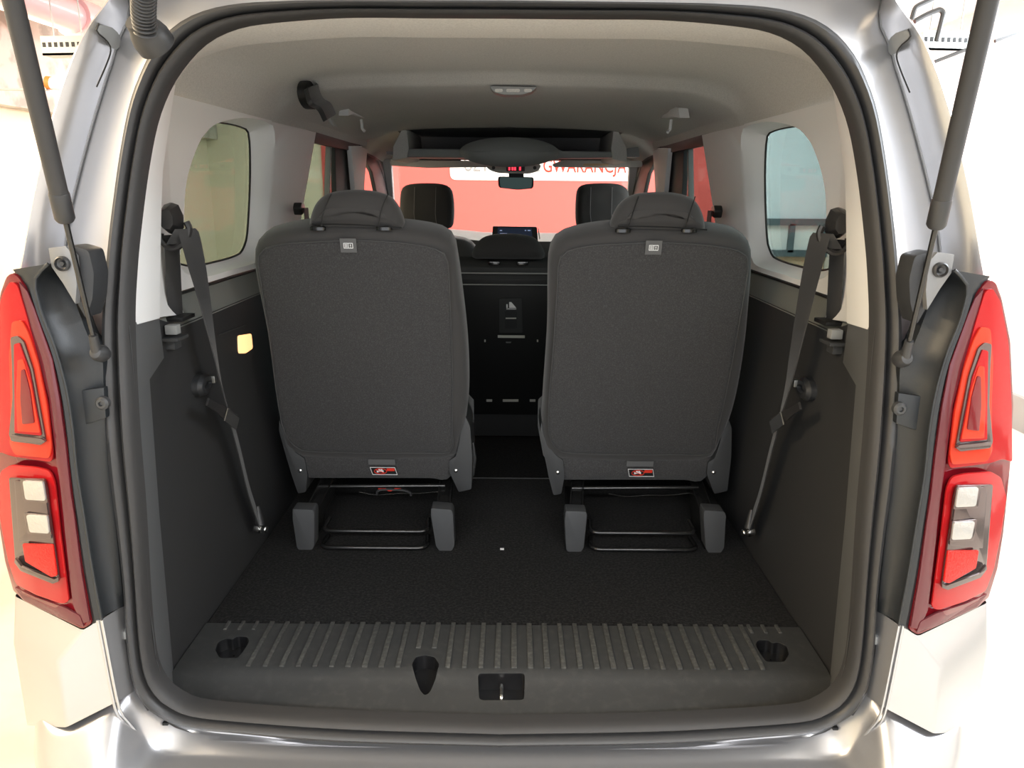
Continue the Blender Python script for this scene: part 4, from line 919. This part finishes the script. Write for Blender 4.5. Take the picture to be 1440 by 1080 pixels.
# steering wheel rim glimpsed over the dashboard
# ================================================================== SIDE BELTS
def belt(s):
    f = (lambda p: Vector(p)) if s < 0 else mx; w_ = 'left' if s < 0 else 'right'
    T = thing('seat_belt', f(Vector((-.59, .3, .75))), 'black seat belt running from the %s rear pillar guide down to the floor bolt' % w_, 'seat belt', 'third row seat belts')
    # guide cover: faceted body
    X = -.585
    def fx_(a, b, x=X): return PX(a, b, x)
    outl = [(229, 320), (229, 294), (233, 288), (242, 285), (251, 288), (258, 303), (259, 320), (252, 330), (240, 329)]
    Pp = [PY(a, b, .30) for a, b in outl]; base = [f(p+Vector((-.012, .02, 0))) for p in Pp]; Pp = [f(p) for p in Pp]
    cc = sum(Pp, Vector())/len(Pp); top = [cc+(p-cc)*.62+Vector((-s*.0, -.03, 0)) for p in Pp]
    mk('guide_cover', *loft([base, Pp, top], True, True), 'ring', T, bevel=.001, angle=20, label='faceted black belt guide cover')
    rg = [f(PY(a, b, .295)) for a, b in ((226, 328), (226, 336), (232, 344), (242, 349), (252, 346), (262, 336), (266, 322), (262, 312))]
    mk('guide_loop', *tube(smooth(rg, 26), .0062, 8), 'ring', T)
    A0, A1 = PY(241, 330, .315), PY(247, 444, .36)
    wv = Vector((.006, .016, 0))
    P = [f(A0.lerp(A1, t/10)) for t in range(11)]; Wv = [Vector((-s*wv.x, wv.y, 0)) for _ in P]
    mk('webbing', *ribbon(P, Wv, [Vector((s*.8, -.6, 0))]*11, .0012), 'belt', T)
    # loop over the guide and diagonal run
    path = [PY(248, 343, .285), PY(257, 328, .28), PY(263, 322, .29), PY(270, 345, .30), PX(285, 410, -.592), PX(299, 480, -.592), PX(310, 535, -.595), PX(321, 578, -.597)]
    ws_ = [.010, .010, .008, .004, -.001, -.005, -.0075, -.008] if s < 0 else [.010, .010, .009, .007, .004, .001, -.003, -.006]
    P = smooth(path, 40)
    Wd = [Vector((interp([(i/7, w4) for i, w4 in enumerate(ws_)], k/39), .018, 0)) for k in range(40)]
    mk('webbing', *ribbon([f(p) for p in P], [Vector((-s*w4.x, w4.y, 0)) for w4 in Wd], [Vector((s*.8, -.6, 0))]*40, .0012), 'belt', T)
    path = [PX(321, 578, -.597), PX(334, 625, -.603), PX(350, 690, -.605), PX(366, 738, -.605)]
    P = smooth(path, 24)
    mk('webbing', *ribbon([f(p) for p in P], [Vector((s*.006, .022, 0))]*24, [Vector((s, 0, 0))]*24, .0012), 'belt', T)
    # tongue
    a, b = PX(292, 565, -.590), PX(331, 590, -.59)
    mk('tongue', *ribbon([f(a), f(a.lerp(b, .35)), f(a.lerp(b, .5)), f(b)], [Vector((0, .006, .006)), Vector((0, .007, .007)), Vector((0, .011, .008)), Vector((0, .012, .008))], [Vector((s, 0, .4))]*4, .0022), 'ring', T)
    mk('tongue_blade', *ribbon([f(PX(318, 583, -.585)), f(PX(334, 596, -.58))], [Vector((0, .012, .010))]*2, [Vector((s, 0, .4))]*2, .0012), 'steel', T, label='bright steel belt tongue')
    p = f(PX(367, 743, -.60)); mk('anchor_bolt', *lathe(p, (-s, -.4, 0), [(.013, -.012), (.013, .0), (.010, .004), (.008, .004), (.008, .016), (.006, .018), (0, .018)], 18), 'steel', T, label='bright steel floor anchor bolt')
    mk('anchor_boot', *tube([f(PX(362, 712, -.607)), f(PX(366, 738, -.60))], [.006, .011], 10), 'rubber', T)
belt(-1); belt(1)
for s in (-1, 1):
    f = (lambda p: Vector(p)) if s < 0 else mx; w_ = 'left' if s < 0 else 'right'
    T = thing('second_row_belt', f(Vector((-.63, 1.28, 1.45))), 'small black belt guide on the %s pillar behind the rear door' % w_, 'seat belt')
    a, b = PX(416, 292, -.64), PX(422, 322, -.64)
    mk('guide_cover', *prism(rounded([f(Vector((-.640, a.y+dy, a.z+dz))) for dy, dz in ((-.035, .0), (-.02, .016), (.012, .012), (.018, -.010), (-.024, -.022))], .006, 3), (-s*.025, 0, 0)), 'ring', T, bevel=.004)
    mk('webbing', *ribbon([f(a+Vector((.03, 0, 0))), f(b+Vector((.03, .0, -.12)))], [Vector((0, .022, 0))]*2, [Vector((1, 0, 0))]*2), 'belt', T)

# side wall details: hooks, clips, lamp
for s in (-1, 1):
    f = (lambda p: Vector(p)) if s < 0 else mx; w_ = 'left' if s < 0 else 'right'
    T = thing('bag_hook', f(PX(285, 543, -.63)), 'rounded black bag hook on the %s boot wall' % w_, 'hook')
    c_ = PX(283, 541, -.636)
    ol = [f(c_+Vector((0, dy, dz))) for dy, dz in [(.036*math.cos(a), .024*math.sin(a)) for a in [2*math.pi*k/24 for k in range(24)]]]
    mk('hook_plate', *pad(ol, (-s, 0, 0), [(0, -.01), (.0, .006), (.006, .014), (.014, .015), (.018, .008)]), 'plastic', T)
    p = PX(297, 533, -.625); mk('hook_peg', *box(f(p), (.02, .012, .016)), 'steel_dim', T, bevel=.002)
    T = thing('shelf_clip', f(PX(244, 465, -.62)), 'small grey parcel shelf clip under the %s belt slot' % w_, 'clip')
    c_ = PY(243, 463, .29)
    mk('clip_cap', *box(f(c_), (.022, .02, .018)), 'greyplast', T, bevel=.002); mk('clip_shelf', *box(f(PY(245, 475, .29)), (.034, .05, .006)), 'shield', T, bevel=.001)
    mk('clip_body', *box(f(PY(241, 484, .30)), (.026, .03, .016)), 'shield', T, bevel=.002)
    mk('belt_slot', *box(f(PY(248, 446, .36)), (.05, .06, .008)), 'hole', T, bevel=.002)
p = PX(345, 484, -.648)
T = thing('boot_lamp', p, 'glowing warm boot lamp set in the left side wall', 'lamp')
dyz = rounded([PX(a, b, -.640) for a, b in ((335, 472), (354, 469), (356, 490), (346, 497), (336, 497))], .008, 3)
mk('lamp_lens', *prism(dyz, (-.012, 0, 0)), 'lamp', T, bevel=.002)
cL = sum(dyz, Vector())/len(dyz)
mk('lamp_bezel', *prism([cL+(q_-cL)*1.15+Vector((-.002, 0, 0)) for q_ in dyz], (-.01, 0, 0)), 'plastic', T)
mk('trim_crease', *tube([PX(307, 471, -.640), PX(345, 457, -.640)], .0015, 5), 'shield', T)
# lint specks on carpet
tag(mk('lint_speck', *box(PZ(706, 772, .634), (.010, .005, .003)), 'labelwhite', flat=True), 'tiny white speck on the black boot carpet', 'speck')

# ================================================================== WHEELS
def wheel(x, y, label):
    T = thing('wheel', (x, y, .33), label, 'wheel', 'car wheels')
    s = 1 if x > 0 else -1
    mk('tyre', *lathe((x, y, .33), (s, 0, 0), [(.21, -.1), (.30, -.1), (.325, -.07), (.33, 0), (.325, .07), (.30, .1), (.21, .1)], 40), 'tyre', T)
    mk('rim', *lathe((x, y, .33), (s, 0, 0), [(.21, .09), (.19, .07), (.05, .06), (.04, .075), (0, .075)], 32), 'galv', T)
    return T
wheel(-.76, .75, 'rear left wheel of the silver van'); wheel(.76, .75, 'rear right wheel of the silver van'); wheel(-.76, 3.9, 'front left wheel of the silver van'); wheel(.76, 3.9, 'front right wheel of the silver van')
